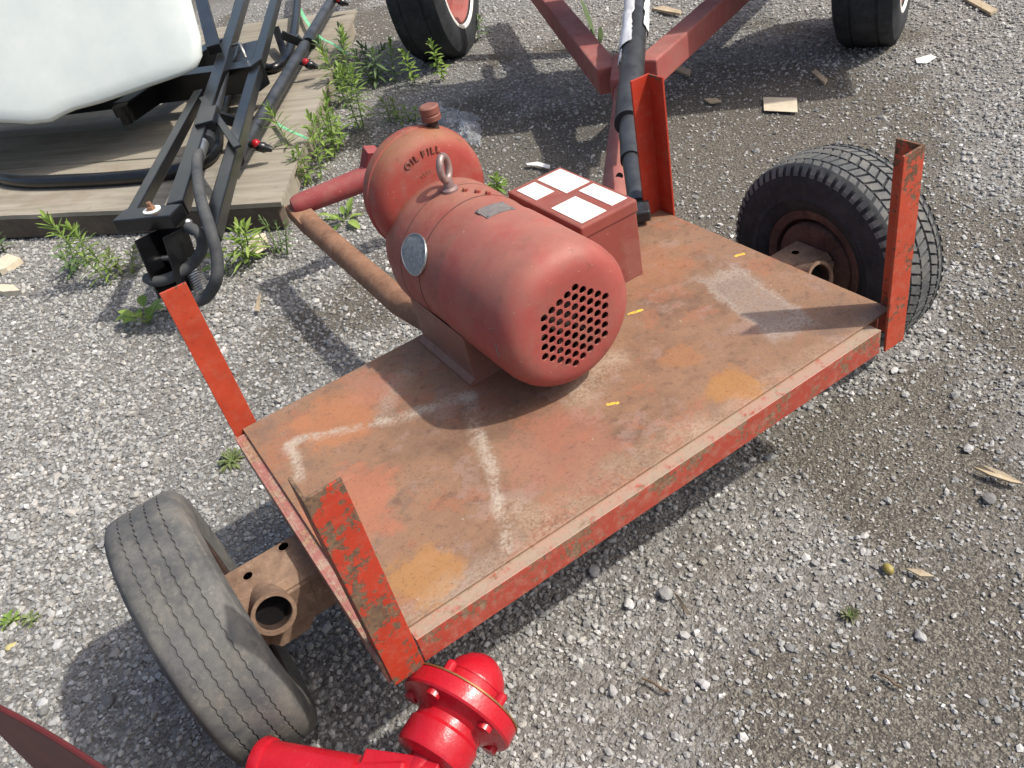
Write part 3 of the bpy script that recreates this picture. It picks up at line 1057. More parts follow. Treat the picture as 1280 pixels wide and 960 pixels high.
# ------------------------------------------------------------------ electric motor
MX, MY0, MRr, MZ, ME = 0.6625, 0.290, 0.164, zz(0.0075) + 0.197, 0.817
motor = thing('electric_motor', 'big dusty red electric motor with round fan grille lying on the rusty deck', 'motor', (MX, 0.6, zz(0.0075)))


def bool_cut(g, cutters, name):
    def tmp(gg):
        me = bpy.data.meshes.new('tmp')
        me.from_pydata([tuple(q) for q in gg.v], [], gg.f)
        bm = bmesh.new()
        bm.from_mesh(me)
        bmesh.ops.remove_doubles(bm, verts=bm.verts, dist=1e-6)
        bmesh.ops.recalc_face_normals(bm, faces=bm.faces)
        bm.to_mesh(me)
        bm.free()
        o = bpy.data.objects.new('tmp', me)
        col.objects.link(o)
        return o
    a, b = tmp(g), tmp(cutters)
    md = a.modifiers.new('b', 'BOOLEAN')
    md.object = b
    md.operation = 'DIFFERENCE'
    md.solver = 'EXACT'
    dg = bpy.context.evaluated_depsgraph_get()
    me = bpy.data.meshes.new_from_object(a.evaluated_get(dg))
    out = Geo()
    out.v = [v.co.copy() for v in me.vertices]
    out.f = [tuple(q.vertices) for q in me.polygons]
    for o in (a, b):
        bpy.data.objects.remove(o, do_unlink=True)
    return out


r = MRr
shell = Geo().lathe([(0.0001, 0.002), (r * 0.35, 0.0015), (r * 0.62, 0.0), (r * 0.74, 0.001), (r * 0.84, 0.006), (r * 0.92, 0.016), (r * 0.975, 0.032), (r, 0.055), (r * 1.002, 0.28),
                     (r * 0.975, 0.28), (r * 0.972, 0.055), (r * 0.95, 0.036), (r * 0.89, 0.02), (r * 0.82, 0.0105), (r * 0.72, 0.005), (r * 0.35, 0.005), (0.0001, 0.0055)],
                    (MX, MY0, MZ), (0, 1, 0), 72)
cut = Geo()
pitch = 0.0222
hx0, hz0 = MX + 0.002, MZ - 0.010
for i in range(-6, 7):
    for j in range(-6, 7):
        px_, pz_ = (i + 0.5 * j) * pitch, j * pitch * 0.866
        # the rows lean a little, and the outline is a hexagon with uneven edges
        x_, z_ = px_ * math.cos(0.35) - pz_ * math.sin(0.35), px_ * math.sin(0.35) + pz_ * math.cos(0.35)
        if math.hypot(x_, z_) < 0.091:
            cut.lathe([(0.0088, -0.02), (0.0088, 0.03)], (hx0 + x_, MY0, hz0 + z_), (0, 1, 0), 10)
fan = mk('fan_cover', bool_cut(shell, cut, 'fan'), MOTOR, motor, True, 30)
# fan seen through the holes
g = Geo()
for k_ in range(7):
    a = 2 * math.pi * k_ / 7
    M4 = Matrix.Translation((MX, MY0 + 0.07, MZ)) @ Matrix.Rotation(a, 4, 'Y')
    g.box(0.03, 0.13, -0.025, 0.025, -0.004, 0.004, M4)
g.lathe([(0.035, -0.03), (0.035, 0.06)], (MX, MY0 + 0.07, MZ), (0, 1, 0), 24)
mk('fan', g, RUSTDARK, motor)
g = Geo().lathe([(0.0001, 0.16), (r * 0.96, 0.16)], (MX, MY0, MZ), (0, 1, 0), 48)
mk('inner_disc', g, HOLESHADE, motor)
# body
g = Geo().lathe([(r * 0.90, 0.268), (r * 0.988, 0.27), (r * 0.990, 0.36), (r * 1.0, 0.366), (r * 1.005, 0.43), (r * 1.02, 0.46), (r * 1.02, ME - MY0 - 0.03), (r * 1.01, ME - MY0 - 0.01),
                 (r * 0.97, ME - MY0), (r * 0.6, ME - MY0 + 0.004)], (MX, MY0, MZ), (0, 1, 0), 96)
mk('body', g, MOTORBODY, motor, True, 40)
for tt, ww in ((0.365, 1.003), (0.452, 1.018)):
    g = Geo().lathe([(r * (ww - 0.004), tt), (r * (ww + 0.002), tt + 0.001), (r * (ww + 0.002), tt + 0.0028), (r * (ww - 0.004), tt + 0.004), (r * 0.98, tt + 0.002)], (MX, MY0, MZ), (0, 1, 0), 96, closed=True)
    mk('seam_band', g, SEAM, motor, True)
# feet
for sg in (-1, 1):
    g = Geo()
    prof = [(MX + sg * 0.168, zz(0.0085)), (MX + sg * 0.168, zz(0.017)), (MX + sg * 0.152, zz(0.024)), (MX + sg * 0.154, MZ - 0.062), (MX + sg * 0.100, MZ - 0.122), (MX + sg * 0.08, zz(0.03)), (MX + sg * 0.08, zz(0.0085))]
    n = len(prof)
    ya, yb = 0.515, 0.775
    g.add([(x, y, z) for y in (ya, yb) for x, z in prof], [(0, 1, 2, 3, 4, 5, 6)[::-1], tuple(range(7, 14))] + [(i, (i + 1) % n, n + (i + 1) % n, n + i) for i in range(n)])
    mk('foot', g, FOOT, motor)
# bolted rear gear housing, set higher than the motor
HX, HZ, HR = 0.672, zz(0.322), 0.154
HF, HBk = MY0 + 0.545, MY0 + 0.645
g = Geo().lathe([(HR * 0.35, -0.008), (HR * 0.74, -0.006), (HR * 0.84, -0.001), (HR * 0.92, 0.009), (HR * 0.97, 0.024), (HR * 1.0, 0.046), (HR * 1.0, HBk - HF - 0.02), (HR * 0.97, HBk - HF - 0.004), (HR * 0.9, HBk - HF), (HR * 0.3, HBk - HF + 0.006)],
                (HX, HF, HZ), (0, 1, 0), 96)
hous = mk('gear_housing', g, HOUSING, motor, True, 50)
g = Geo()
vv, ff = [], []
g.lathe([(r * 0.98, 0), (r * 0.9, 0.05), (r * 0.75, 0.10), (r * 0.4, 0.12)], (MX, ME - 0.002, MZ), (0, 1, 0), 72)
mk('end_bell', g, HOUSING, motor, True)
# raised seam round the housing
g = Geo().lathe([(HR * 1.0, 0.052), (HR * 1.02, 0.054), (HR * 1.02, 0.066), (HR * 1.0, 0.068)], (HX, HF, HZ), (0, 1, 0), 96, closed=True)
mk('flange_ring', g, HOUSING, hous, True)


def letter_geo(ch, size, depth):
    cu = bpy.data.curves.new('t', 'FONT')
    cu.body = ch
    cu.size = size
    cu.extrude = depth
    cu.bevel_depth = 0.0004
    cu.align_x = 'CENTER'
    o = bpy.data.objects.new('t', cu)
    col.objects.link(o)
    dg = bpy.context.evaluated_depsgraph_get()
    me = bpy.data.meshes.new_from_object(o.evaluated_get(dg))
    vv = [v.co.copy() for v in me.vertices]
    ff = [tuple(q.vertices) for q in me.polygons]
    bpy.data.objects.remove(o, do_unlink=True)
    return vv, ff


LETTER = motor_material('dark_letter_relief', (104, 58, 46), (120, 70, 54), 0.2, (150, 100, 70), 0.3)
ang = 117.0
for ch, adv in (('O', 7.5), ('I', 5.5), ('L', 10.5), ('F', 7.0), ('I', 5.5), ('L', 7.0), ('L', 0)):
    vv, ff = letter_geo(ch, 0.021, 0.003)
    a = R(ang)
    rr_ = HR * 0.70
    M4 = Matrix.Translation((HX + rr_ * math.cos(a), HF - 0.0055, HZ + rr_ * math.sin(a))) @ Matrix.Rotation(-(a - math.pi / 2), 4, 'Y') @ Matrix.Rotation(R(90), 4, 'X')
    mk('letter', Geo().add([M4 @ q for q in vv], ff), LETTER, hous)
    ang -= adv
# worn second casting mark below it: only lumps can be made out
for k_ in range(4):
    a = R(113 - k_ * 7)
    rr_ = HR * 0.44
    M4 = Matrix.Translation((HX + rr_ * math.cos(a), HF - 0.006, HZ + rr_ * math.sin(a))) @ Matrix.Rotation(-(a - math.pi / 2), 4, 'Y')
    mk('casting_lump', Geo().box(-0.0028, 0.0028, -0.0018, 0.003, -0.006, 0.006, M4, 0.0012), LETTER, hous)
# oil fill cap
cx_, cy_, cz_ = HX + 0.062, HF + 0.050, HZ + math.sqrt(HR ** 2 - 0.062 ** 2)
g = Geo().lathe([(0.013, -0.02), (0.013, 0.020)], (cx_, cy_, cz_), (0, 0, 1), 20)
mk('filler_neck', g, RUSTDARK, hous, True)
g = Geo().lathe([(0.018, 0.018), (0.0235, 0.019), (0.024, 0.030), (0.0225, 0.032), (0.0225, 0.034), (0.024, 0.036), (0.024, 0.050), (0.020, 0.053), (0.0001, 0.053)], (cx_, cy_, cz_), (0, 0, 1), 20)
mk('filler_cap', g, CAPBROWN, hous, True, 30)
# eye bolt
eb = Vector((MX + 0.004, 0.735, MZ + r * 1.015))
EYE = simple('greyish_purple_bolt', (134, 112, 112), (164, 142, 134), 60, 0.45, 0.5, 0.3)
g = Geo().lathe([(0.020, -0.004), (0.020, 0.004), (0.013, 0.008), (0.011, 0.024), (0.009, 0.03)], eb, (0, 0, 1), 20)
ring = []
for k_ in range(28):
    a = 2 * math.pi * k_ / 28
    ring.append(eb + Vector((0.021 * math.sin(a) * 0.80, 0.021 * math.sin(a) * 0.6, 0.053 + 0.028 * math.cos(a))))
g.tube(ring + [ring[0]], 0.0085, 12, caps=False)
mk('eye_bolt', g, EYE, motor, True)
for dx, dy in ((0.028, -0.03), (0.045, -0.055), (0.060, -0.075)):
    a = math.asin(dx / r)
    g = Geo().lathe([(0.007, -0.004), (0.007, 0.005), (0.006, 0.0065)], (MX + dx, 0.735 + dy, MZ + r * 1.01 * math.cos(a)), (math.sin(a), 0, math.cos(a)), 6)
    mk('bolt_head', g, HOUSING, motor)


def patch(u0, u1, v0, v1, rad, mat, name, oval=False, lift=0.0012, n=24):
    """sheet curved round the motor: angle u from the top, y along v"""
    g = Geo()
    if oval:
        cu_, cv_ = (u0 + u1) / 2, (v0 + v1) / 2
        pts = [(cu_, cv_)] + [(cu_ + (u1 - u0) / 2 * math.cos(2 * math.pi * k / n), cv_ + (v1 - v0) / 2 * math.sin(2 * math.pi * k / n)) for k in range(n)]
        vv = [(MX + (rad + lift) * math.sin(a), y, MZ + (rad + lift) * math.cos(a)) for a, y in pts]
        low = [(MX + (rad - 0.003) * math.sin(a), y, MZ + (rad - 0.003) * math.cos(a)) for a, y in pts[1:]]
        g.add(vv + low, [(0, 1 + k, 1 + (k + 1) % n) for k in range(n)] + [(1 + k, 1 + (k + 1) % n, n + 1 + (k + 1) % n, n + 1 + k) for k in range(n)])
    else:
        k = 8
        vv = []
        for lf in (lift, -0.003):
            for i in range(k + 1):
                a = u0 + (u1 - u0) * i / k
                for y in (v0, v1):
                    vv.append((MX + (rad + lf) * math.sin(a), y, MZ + (rad + lf) * math.cos(a)))
        ff = [(2 * i, 2 * i + 1, 2 * i + 3, 2 * i + 2) for i in range(k)]
        o_ = 2 * (k + 1)
        ff += [(2 * i, 2 * i + 2, o_ + 2 * i + 2, o_ + 2 * i) for i in range(k)] + [(2 * i + 1, 2 * i + 3, o_ + 2 * i + 3, o_ + 2 * i + 1) for i in range(k)]
        ff += [(0, 1, o_ + 1, o_), (2 * k, 2 * k + 1, o_ + 2 * k + 1, o_ + 2 * k)]
        g.add(vv, ff)
    return mk(name, g, mat, motor, True, 30)


patch(R(-76), R(-44), 0.632, 0.742, r * 1.02, PLATE, 'oval_nameplate', True)
patch(R(-5), R(20), 0.540, 0.592, r * 1.0, PLATEGREY, 'rating_plate', lift=0.002)
patch(R(-99), R(-84), 0.333, 0.343, r * 0.975, PLATEGREY, 'scratch', True, 0.003, 14)

for a_deg, y_ in ((-3, 0.545), (-3, 0.587), (18, 0.545), (18, 0.587)):
    a = R(a_deg)
    mk('rivet', Geo().lathe([(0.003, 0.0), (0.0025, 0.002), (0.0001, 0.0026)], (MX + (r + 0.002) * math.sin(a), y_, MZ + (r + 0.002) * math.cos(a)), (math.sin(a), 0, math.cos(a)), 10), STEEL, motor, True)
# raised border of the oval plate
cu_, cv_ = R(-60), 0.687
bd = []
for k_ in range(33):
    t_ = 2 * math.pi * k_ / 32
    a, y_ = cu_ + R(16) * math.cos(t_), cv_ + 0.055 * math.sin(t_)
    bd.append((MX + (r * 1.02 + 0.0012) * math.sin(a), y_, MZ + (r * 1.02 + 0.0012) * math.cos(a)))
mk('plate_border', Geo().tube(bd, 0.0016, 6, caps=False), STEEL, motor, True)
# terminal box on the motor's right side
bx0, bx1, by0, by1, bz0, bz1 = 0.826, 0.982, 0.462, 0.755, zz(0.095), zz(0.292)
g = Geo().box(bx0, bx1, by0, by1, bz0, bz1 - 0.03, bev=0.004)
tbx = mk('terminal_box', g, BOXRED, motor)
g = Geo().box(bx0 - 0.003, bx1 + 0.003, by0 - 0.003, by1 + 0.003, bz1 - 0.032, bz1, bev=0.005)
mk('box_lid', g, BOXRED, tbx)
g = Geo().lathe([(0.05, 0), (0.05, 0.09)], (bx0 - 0.06, 0.60, MZ + 0.01), (1, 0, 0), 24)
mk('conduit_neck', g, BOXRED, tbx, True)
for x0, x1, y0, y1 in ((0.840, 0.893, 0.655, 0.738), (0.905, 0.975, 0.622, 0.742), (0.838, 0.908, 0.474, 0.590), (0.930, 0.974, 0.482, 0.606)):
    g = Geo().box(x0, x1, y0, y1, bz1 + 0.0002, bz1 + 0.0014)
    mk('white_label', g, WHITELABEL, tbx)

# ------------------------------------------------------------------ red implement behind, with drawbar and two wheels
wag = thing('wagon', 'faded red farm wagon with forked drawbar standing behind the cart', 'wagon', at(800, 60, 0))
wz = 0.31
aL, bL = at(752, 104, wz), at(700, 0, wz)
bL = aL + (at(664, 0, wz) - aL) * 1.0
aR_, bR = at(806, 92, wz), at(905, 0, wz)
dL = (at(690, 8, wz) - at(770, 108, wz)).normalized()
dR = (at(905, 8, wz) - at(812, 92, wz)).normalized()
s0, s1 = at(762, 100, wz), at(808, 92, wz)
mk('drawbar_beam', Geo().beam(s0, s0 + dL * 2.3, 0.10, 0.115, bev=0.008), WAGONRED, wag)
mk('drawbar_beam', Geo().beam(s1, s1 + dR * 2.1, 0.10, 0.115, bev=0.008), WAGONRED, wag)
hd = (at(770, 238, wz - 0.02) - at(782, 108, wz)).normalized()
mid = at(783, 100, wz)
mk('drawbar_socket', Geo().beam(mid - hd * 0.16, mid + hd * 0.13, 0.115, 0.118, bev=0.008), WAGONRED, wag)
tend = at(768, 262, wz - 0.03)
tu = mk('drawbar_tube', Geo().tube([mid - hd * 0.05, mid + hd * 0.2, tend], [0.046, 0.046, 0.05], 24), WAGONRED, wag, True)
hp = at(774, 221, wz + 0.02)
mk('pin_hole_shade', Geo().lathe([(0.0001, 0.0), (0.012, 0.0)], hp + Vector((0, -0.002, 0.003)), (CAM_C - np.array(hp)), 16), HOLESHADE, tu)  # flat near-black disc, the hole's shade painted onto the tube


def far_wheel(px, heading, Rr, hw, s, name_label):
    b = at(px[0], px[1], 0.0)
    M4 = Matrix.Translation((b.x, b.y, Rr - 0.01)) @ Matrix.Rotation(heading, 4, 'Z')
    wh_ = mk('wheel', rim_geo(M4, Rr, hw, s, 0.60), WAGONRED, wag, True)
    wh_['label'] = name_label
    t_ = mk('tyre', smooth_tyre(M4, Rr, hw, 72, [(-0.80, 0.60), (-0.95, 0.66), (-1.0, 0.78), (-0.97, 0.88), (-0.86, 0.965), (-0.70, 0.99), (-0.45, 1.0), (-0.43, 0.985), (-0.37, 0.985), (-0.35, 1.0), (0, 1.003)]), TYREBLACK, wh_, True, 40)
    g_ = Geo()
    seg = 64
    pr = [(0.615, 0.85), (0.63, 0.90), (0.655, 0.915), (0.67, 0.90)]
    for sg in (-1, 1):
        vv_ = [M4 @ Vector((sg * x * hw * 1.06, math.cos(2 * math.pi * j / seg) * q * Rr, math.sin(2 * math.pi * j / seg) * q * Rr)) for j in range(seg) for q, x in pr]
        g_.add(vv_, [(j * 4 + i, j * 4 + i + 1, ((j + 1) % seg) * 4 + i + 1, ((j + 1) % seg) * 4 + i) for j in range(seg) for i in range(3)])
    mk('white_rim_edge', g_, WHITESCRAP, wh_, True)
    return M4


WHD = math.atan2(dL.x + dR.x, -(dL.y + dR.y)) * 0 + R(-42)
A4 = far_wheel((562, 66), R(-46), 0.47, 0.165, 1, 'left wagon wheel with a white-edged pink rim')
B4 = far_wheel((1090, 48), R(-60), 0.42, 0.145, -1, 'right wagon wheel cut by the top of the picture')
pa, pb = A4.translation.copy(), B4.translation.copy()
mk('axle', Geo().beam(pa, pb, 0.09, 0.09), WAGONRED, wag)
# the wagon's front bolster and bed end, above the picture, whose shade falls on the gravel
fw = (dL + dR).normalized()
fw.z = 0
fw.normalize()
sd_ = Vector((fw.y, -fw.x, 0))
ctr = Vector((2.41, 2.63, 0)) + Vector((0.5875, -0.525, 0)) * 0.98
g = Geo().beam(ctr - sd_ * 1.25 + Vector((0, 0, 0.98)), ctr + sd_ * 1.20 + Vector((0, 0, 0.98)), 0.80, 0.10)
mk('wagon_bed', g, WAGONRED, wag)
for sg in (-1, 1):
    c_ = ctr + sd_ * 0.55 * sg
    mk('bed_support', Geo().beam(c_ + Vector((0, 0, 0.93)), (pa + pb) / 2 + sd_ * 0.5 * sg + Vector((0, 0, 0.05)), 0.045, 0.045, up=(1, 0, 0)), WAGONRED, wag)

# ------------------------------------------------------------------ black tube leaning across the drawbar onto the cart
tubeo = thing('black_tube', 'black two-stage tube with torn white wrap lying across the red drawbar', 'tube', at(797, 276, zz(0.01)))
q0 = at(795, 270, zz(0.035))
q0 = at(799, 268, zz(0.038))
q1 = at(784, 170, zz(0.075))
q2 = at(792, 60, zz(0.10))
q3 = q2 + (q2 - q1) * 1.3
s12 = q1 + (q2 - q1) * 0.12
mk('inner_tube', Geo().tube([q0 + (q1 - q0) * 0.10, q0 + (q1 - q0) * 0.5, q1, q1 + (q2 - q1) * 0.3], 0.027, 20), BLACKTUBE, tubeo, True)
mk('outer_sleeve', Geo().tube([s12, q2, q3], 0.046, 24), BLACKTUBE, tubeo, True)
mk('middle_sleeve', Geo().tube([q0 + (q1 - q0) * 0.66, s12 + (q2 - s12) * 0.1], 0.033, 24), BLACKTUBE, tubeo, True)
mk('flattened_end', Geo().beam(q0 - (q1 - q0) * 0.04, q0 + (q1 - q0) * 0.20, 0.062, 0.034, bev=0.006), BLACKTUBE, tubeo)


def wrap(a, b, rad, a0, a1, jag, seed):
    rs = random.Random(seed)
    d = (b - a).normalized()
    s = d.cross(Vector((0, 0, 1))).normalized()
    t = s.cross(d)
    g = Geo()
    n, k = 16, 7
    vv = []
    for lf in (0.0, 0.0016):
        for i in range(n + 1):
            for j in range(k + 1):
                aa = a0 + (a1 - a0) * j / k + rs.uniform(-1, 1) * jag * (1 if j in (0, k) else 0.2)
                rr_ = rad + lf + rs.uniform(0, 0.007)
                vv.append(a + (b - a) * (i / n) + (s * math.cos(aa) + t * math.sin(aa)) * rr_)
    o_ = (n + 1) * (k + 1)
    ff = [(i * (k + 1) + j, i * (k + 1) + j + 1, (i + 1) * (k + 1) + j + 1, (i + 1) * (k + 1) + j) for i in range(n) for j in range(k)]
    ff = ff + [tuple(o_ + x for x in f) for f in ff]
    g.add(vv, ff)
    return g


qa, qb = q2 - (q3 - q2) * 0.02, q2 + (q3 - q2) * 0.75
mk('white_wrap', wrap(qa + (qb - qa) * -0.05, qb, 0.050, R(95), R(225), 0.12, 1), WHITEWRAP, tubeo, True, 60)
mk('white_wrap', wrap(qa + (qb - qa) * 0.22, qb, 0.049, R(-35), R(40), 0.1, 2), WHITEWRAP, tubeo, True, 60)
mk('white_tag', wrap(q2 - (q3 - q2) * 0.19, q2 - (q3 - q2) * 0.08, 0.047, R(140), R(185), 0.02, 3), WHITEWRAP, tubeo, True, 60)

# ------------------------------------------------------------------ wooden platform under the sprayer
PT = 0.14
c0 = at(350, 254, PT)
cl = at(0, 271, PT)
cr = at(430, 50, PT)
dl = (cl - c0).normalized()
dr = (cr - c0).normalized()
plat = thing('wooden_platform', 'weathered plywood platform on dark timbers under the sprayer', 'platform', (c0.x, c0.y, 0))
A_, B_, C_, D_ = c0, c0 + dl * 2.9, c0 + dl * 2.9 + dr * 3.2, c0 + dr * 3.2


def sheet(a, b, c, d, z0, z1, ragged=0.0, seed=0):
    rs = random.Random(seed)
    g = Geo()
    n = 24
    e1 = [a + (b - a) * i / n + (d - a).normalized() * rs.uniform(0, ragged) for i in range(n + 1)]
    e2 = [d + (c - d) * i / n for i in range(n + 1)]
    vv = []
    for z in (z0, z1):
        vv += [Vector((q.x, q.y, z)) for q in e1] + [Vector((q.x, q.y, z)) for q in e2]
    m_ = n + 1
    ff = []
    for i in range(n):
        ff += [(i, i + 1, m_ + i + 1, m_ + i), (2 * m_ + i, 2 * m_ + i + 1, 3 * m_ + i + 1, 3 * m_ + i), (i, i + 1, 2 * m_ + i + 1, 2 * m_ + i), (m_ + i, m_ + i + 1, 3 * m_ + i + 1, 3 * m_ + i)]
    ff += [(0, m_, 3 * m_, 2 * m_), (n, m_ + n, 3 * m_ + n, 2 * m_ + n)]
    return g.add(vv, ff)


k1 = 0.30
wdt = 3.2
gaps = [0.0, 0.62, 1.83, 3.2]
for i in range(len(gaps) - 1):
    o0, o1 = gaps[i], gaps[i + 1] - 0.006
    a, b, c, d = c0 + dr * o0, c0 + dl * 2.9 + dr * o0, c0 + dl * 2.9 + dr * o1, c0 + dr * o1
    mk('plank', sheet(a, b, c, d, PT - 0.022 + 0.002 * (i % 2), PT + 0.002 * (i % 2), 0.012 if i == 0 else 0.0, i), WOOD, plat)
off = dr * 0.035 + dl * 0.02
mk('timber', Geo().beam(c0 + off + dl * 2.8 - Vector((0, 0, 0.075)), c0 + off - Vector((0, 0, 0.075)), 0.05, 0.104), WOODSIDE, plat)
mk('timber', Geo().beam(c0 + off * 1.0 + dr * 0.05 + dl * 0.03 - Vector((0, 0, 0.0755)), c0 + off + dr * 3.0 + dl * 0.03 - Vector((0, 0, 0.0755)), 0.05, 0.103), WOOD, plat)
mk('timber', Geo().beam(c0 + off + dr * 1.4 + dl * 2.8 - Vector((0, 0, 0.075)), c0 + off + dr * 1.4 + dl * 0.1 - Vector((0, 0, 0.075)), 0.05, 0.104), WOODSIDE, plat)

# ------------------------------------------------------------------ sprayer
spr = thing('sprayer', 'white tank field sprayer with folded black boom on the wooden platform', 'sprayer', at(60, 200, PT))
BZ = 0.40
# tank: round-bottomed cross section swept along the platform
tu_, tv_ = Vector((0.64, -0.77, 0)), Vector((0.77, 0.64, 0))
P0 = Vector((0.75, 3.6, 0))


def tankpt(s, z, dpt):
    return P0 + tu_ * s + tv_ * dpt + Vector((0, 0, z + Z0))


# the end of the tank leans back; its outline is that of a rounded, sumped cross section
TN = np.array([-0.46, -0.70, 0.55])
TN = TN / np.linalg.norm(TN)
TP = np.array([0.62, 3.78, 0.47])
sil = [(-330, 60), (-300, 118), (-240, 150), (-160, 160), (-90, 160), (0, 156), (40, 158), (66, 155), (80, 147), (96, 140), (130, 131), (200, 107), (235, 95), (250, 86), (256, 72), (254, 48), (246, 20), (236, -20), (220, -70), (190, -110), (100, -135), (-60, -140), (-200, -120), (-290, -60), (-325, 0)]
face = [atplane(u, v, TP, TN) for u, v in sil]
cen = sum(face, Vector()) / len(face)
tdir = Vector((0.10, 0.995, 0.0))
tn_ = Vector(TN)
g = Geo()
layers = [(0.10, 0.50, 0.022), (0.0, 0.80, 0.016), (0.0, 0.93, 0.008), (0.01, 0.972, 0.0), (0.03, 0.992, 0.0), (0.06, 1.0, 0.0), (0.95, 1.0, 0.0), (1.02, 0.97, 0.0), (1.06, 0.9, 0.0)]
layers[0] = (0.0, 0.5, 0.022)
n = len(face)
vv = []
for dpt, scl, bul in layers:
    vv += [cen + (q - cen) * scl + tdir * dpt + tn_ * bul for q in face]
ff = [(l * n + i, l * n + (i + 1) % n, (l + 1) * n + (i + 1) % n, (l + 1) * n + i) for l in range(len(layers) - 1) for i in range(n)]
ff += [tuple(range(n))[::-1], tuple(range((len(layers) - 1) * n, len(layers) * n))]
g.add(vv, ff)
tank = mk('tank', g, POLY, spr, True, 70)
# black cradle under the tank
mk('cradle_beam', Geo().beam(tankpt(-2.2, -0.12, 0.50), tankpt(0.02, -0.08, 0.50), 0.12, 0.14), BLACKPAINT, spr)
mk('cradle_beam', Geo().beam(tankpt(-0.70, -0.10, 0.18), tankpt(-0.70, -0.10, 1.2), 0.10, 0.11), BLACKPAINT, spr)
mk('drain_fitting', Geo().lathe([(0.045, 0), (0.045, 0.05), (0.03, 0.055), (0.03, 0.10)], at(150, 132, 0.37), (0, 0, -1), 16), BLACKPAINT, spr, True)
# skid tube on the wood
sk = [at(-90, 190, PT + 0.035), at(-30, 212, PT + 0.035), at(20, 226, PT + 0.035), at(90, 226, PT + 0.035), at(180, 220, PT + 0.035), at(240, 208, PT + 0.035), at(268, 188, PT + 0.035), at(275, 150, PT + 0.035), at(300, 60, PT + 0.035)]
mk('skid_tube', Geo().tube(catmull(sk, 6), 0.034, 16), BLACKPAINT, spr, True)
hp_ = [at(322, 82, PT + 0.03), at(340, 86, PT + 0.03), at(356, 76, PT + 0.03), at(364, 56, PT + 0.05), at(370, 20, PT + 0.08), at(374, -40, PT + 0.1)]
mk('skid_tube', Geo().tube(catmull(hp_, 6), 0.030, 14), BLACKPAINT, spr, True)
mk('frame_strut', Geo().beam(at(345, 36, PT + 0.12), at(357, 72, PT + 0.04), 0.05, 0.03), BLACKPAINT, spr)
mk('frame_strut', Geo().beam(at(268, 62, 0.46), at(247, -20, 0.60), 0.075, 0.05), BLACKPAINT, spr)
# boom bars
b1a, b1b = at(222, 262, BZ), at(304, 0, BZ)
b2a, b2b = at(264, 296, BZ - 0.06), at(345, 0, BZ - 0.06)
ext = 1.25
b1e, b2e = b1a + (b1b - b1a) * ext, b2a + (b2b - b2a) * ext
boom = mk('boom_bar', Geo().beam(b1a, b1e, 0.066, 0.062, bev=0.005), BLACKPAINT, spr)
mk('boom_bar', Geo().beam(b2a, b2e, 0.058, 0.06, bev=0.005), BLACKPAINT, spr)
ja = at(168, 270, BZ)
mk('boom_brace', Geo().beam(ja, at(250, 118, BZ - 0.003), 0.046, 0.05, bev=0.005), BLACKPAINT, spr)
# end cap plate and hanging channel
e1_, e2_ = at(160, 281, BZ + 0.004), at(236, 276, BZ + 0.004)
cap = mk('end_cap', Geo().beam(at(152, 277, BZ + 0.006), at(224, 270, BZ + 0.006), 0.095, 0.055, bev=0.005), BLACKPAINT, spr)
bo = at(190, 263, BZ + 0.034)
mk('washer', Geo().lathe([(0.005, 0), (0.033, 0), (0.033, 0.004), (0.005, 0.004)], bo, (0, 0, 1), 24), WHITESCRAP, cap, True)
mk('bolt', Geo().lathe([(0.017, 0.004), (0.017, 0.016), (0.010, 0.017), (0.010, 0.032), (0.008, 0.033)], bo, (0, 0, 1), 6), RUSTPIPE, cap)
h0, h1 = at(200, 292, BZ - 0.03), at(226, 364, 0.15)
hd_ = (h1 - h0).normalized()
wv = (at(240, 269, BZ) - at(160, 275, BZ))
wv = (wv - hd_ * wv.dot(hd_)).normalized()
dv_ = hd_.cross(wv).normalized()
if dv_.y < 0:
    dv_ = -dv_


def slab(a, b, wdir, half, ddir, th):
    g_ = Geo()
    vv_ = [p_ + wdir * (half * i_) + ddir * (th * k_) for p_ in (a, b) for k_ in (0, 1) for i_ in (-1, 1)]
    return g_.add(vv_, [(0, 1, 3, 2), (4, 6, 7, 5), (0, 4, 5, 1), (2, 3, 7, 6), (0, 2, 6, 4), (1, 5, 7, 3)])


hw0 = 0.062
ch = mk('hanging_channel', slab(h0 + dv_ * 0.07, h1 + dv_ * 0.07, wv, hw0, dv_, 0.006), BLACKPAINT, spr)
for sg in (-1, 1):
    mk('channel_side', slab(h0 + wv * sg * hw0, h1 + wv * sg * hw0 * 0.8, dv_, 0.07, wv, 0.006), BLACKPAINT, ch)
hm = h0 + (h1 - h0) * 0.45
mk('channel_rung', Geo().tube([hm - wv * hw0 + dv_ * 0.03, hm + wv * hw0 + dv_ * 0.03], 0.012, 10), STEEL, ch, True)
mk('latch_plate', slab(h0 + (h1 - h0) * 0.15 + dv_ * 0.05, h0 + (h1 - h0) * 0.8 + dv_ * 0.05 + wv * 0.02, wv, 0.014, dv_, 0.006), RUSTPIPE, ch)
# cross plates
mk('cross_plate', Geo().beam(at(253, 122, BZ + 0.03), at(297, 184, BZ + 0.0), 0.034, 0.012), BLACKPAINT, spr)
mk('cross_plate', Geo().beam(at(300, 84, BZ - 0.05), at(318, 52, BZ - 0.05), 0.14, 0.010), BLACKPAINT, spr)
# actuator between the bars, with fittings
ac0, ac1 = at(258, 178, BZ - 0.02), at(300, 0, BZ - 0.02)
act = mk('actuator', Geo().tube([ac0, ac0 + (ac1 - ac0) * 1.2], 0.034, 18), BLACKTUBE, spr, True)
mk('actuator_clamp', Geo().beam(at(257, 160, BZ + 0.02), at(263, 140, BZ + 0.02), 0.085, 0.05), BLACKPAINT, act)
mk('hose_fitting', Geo().tube([at(248, 196, BZ), at(252, 180, BZ)], [0.026, 0.030], 16), STEEL, act, True)
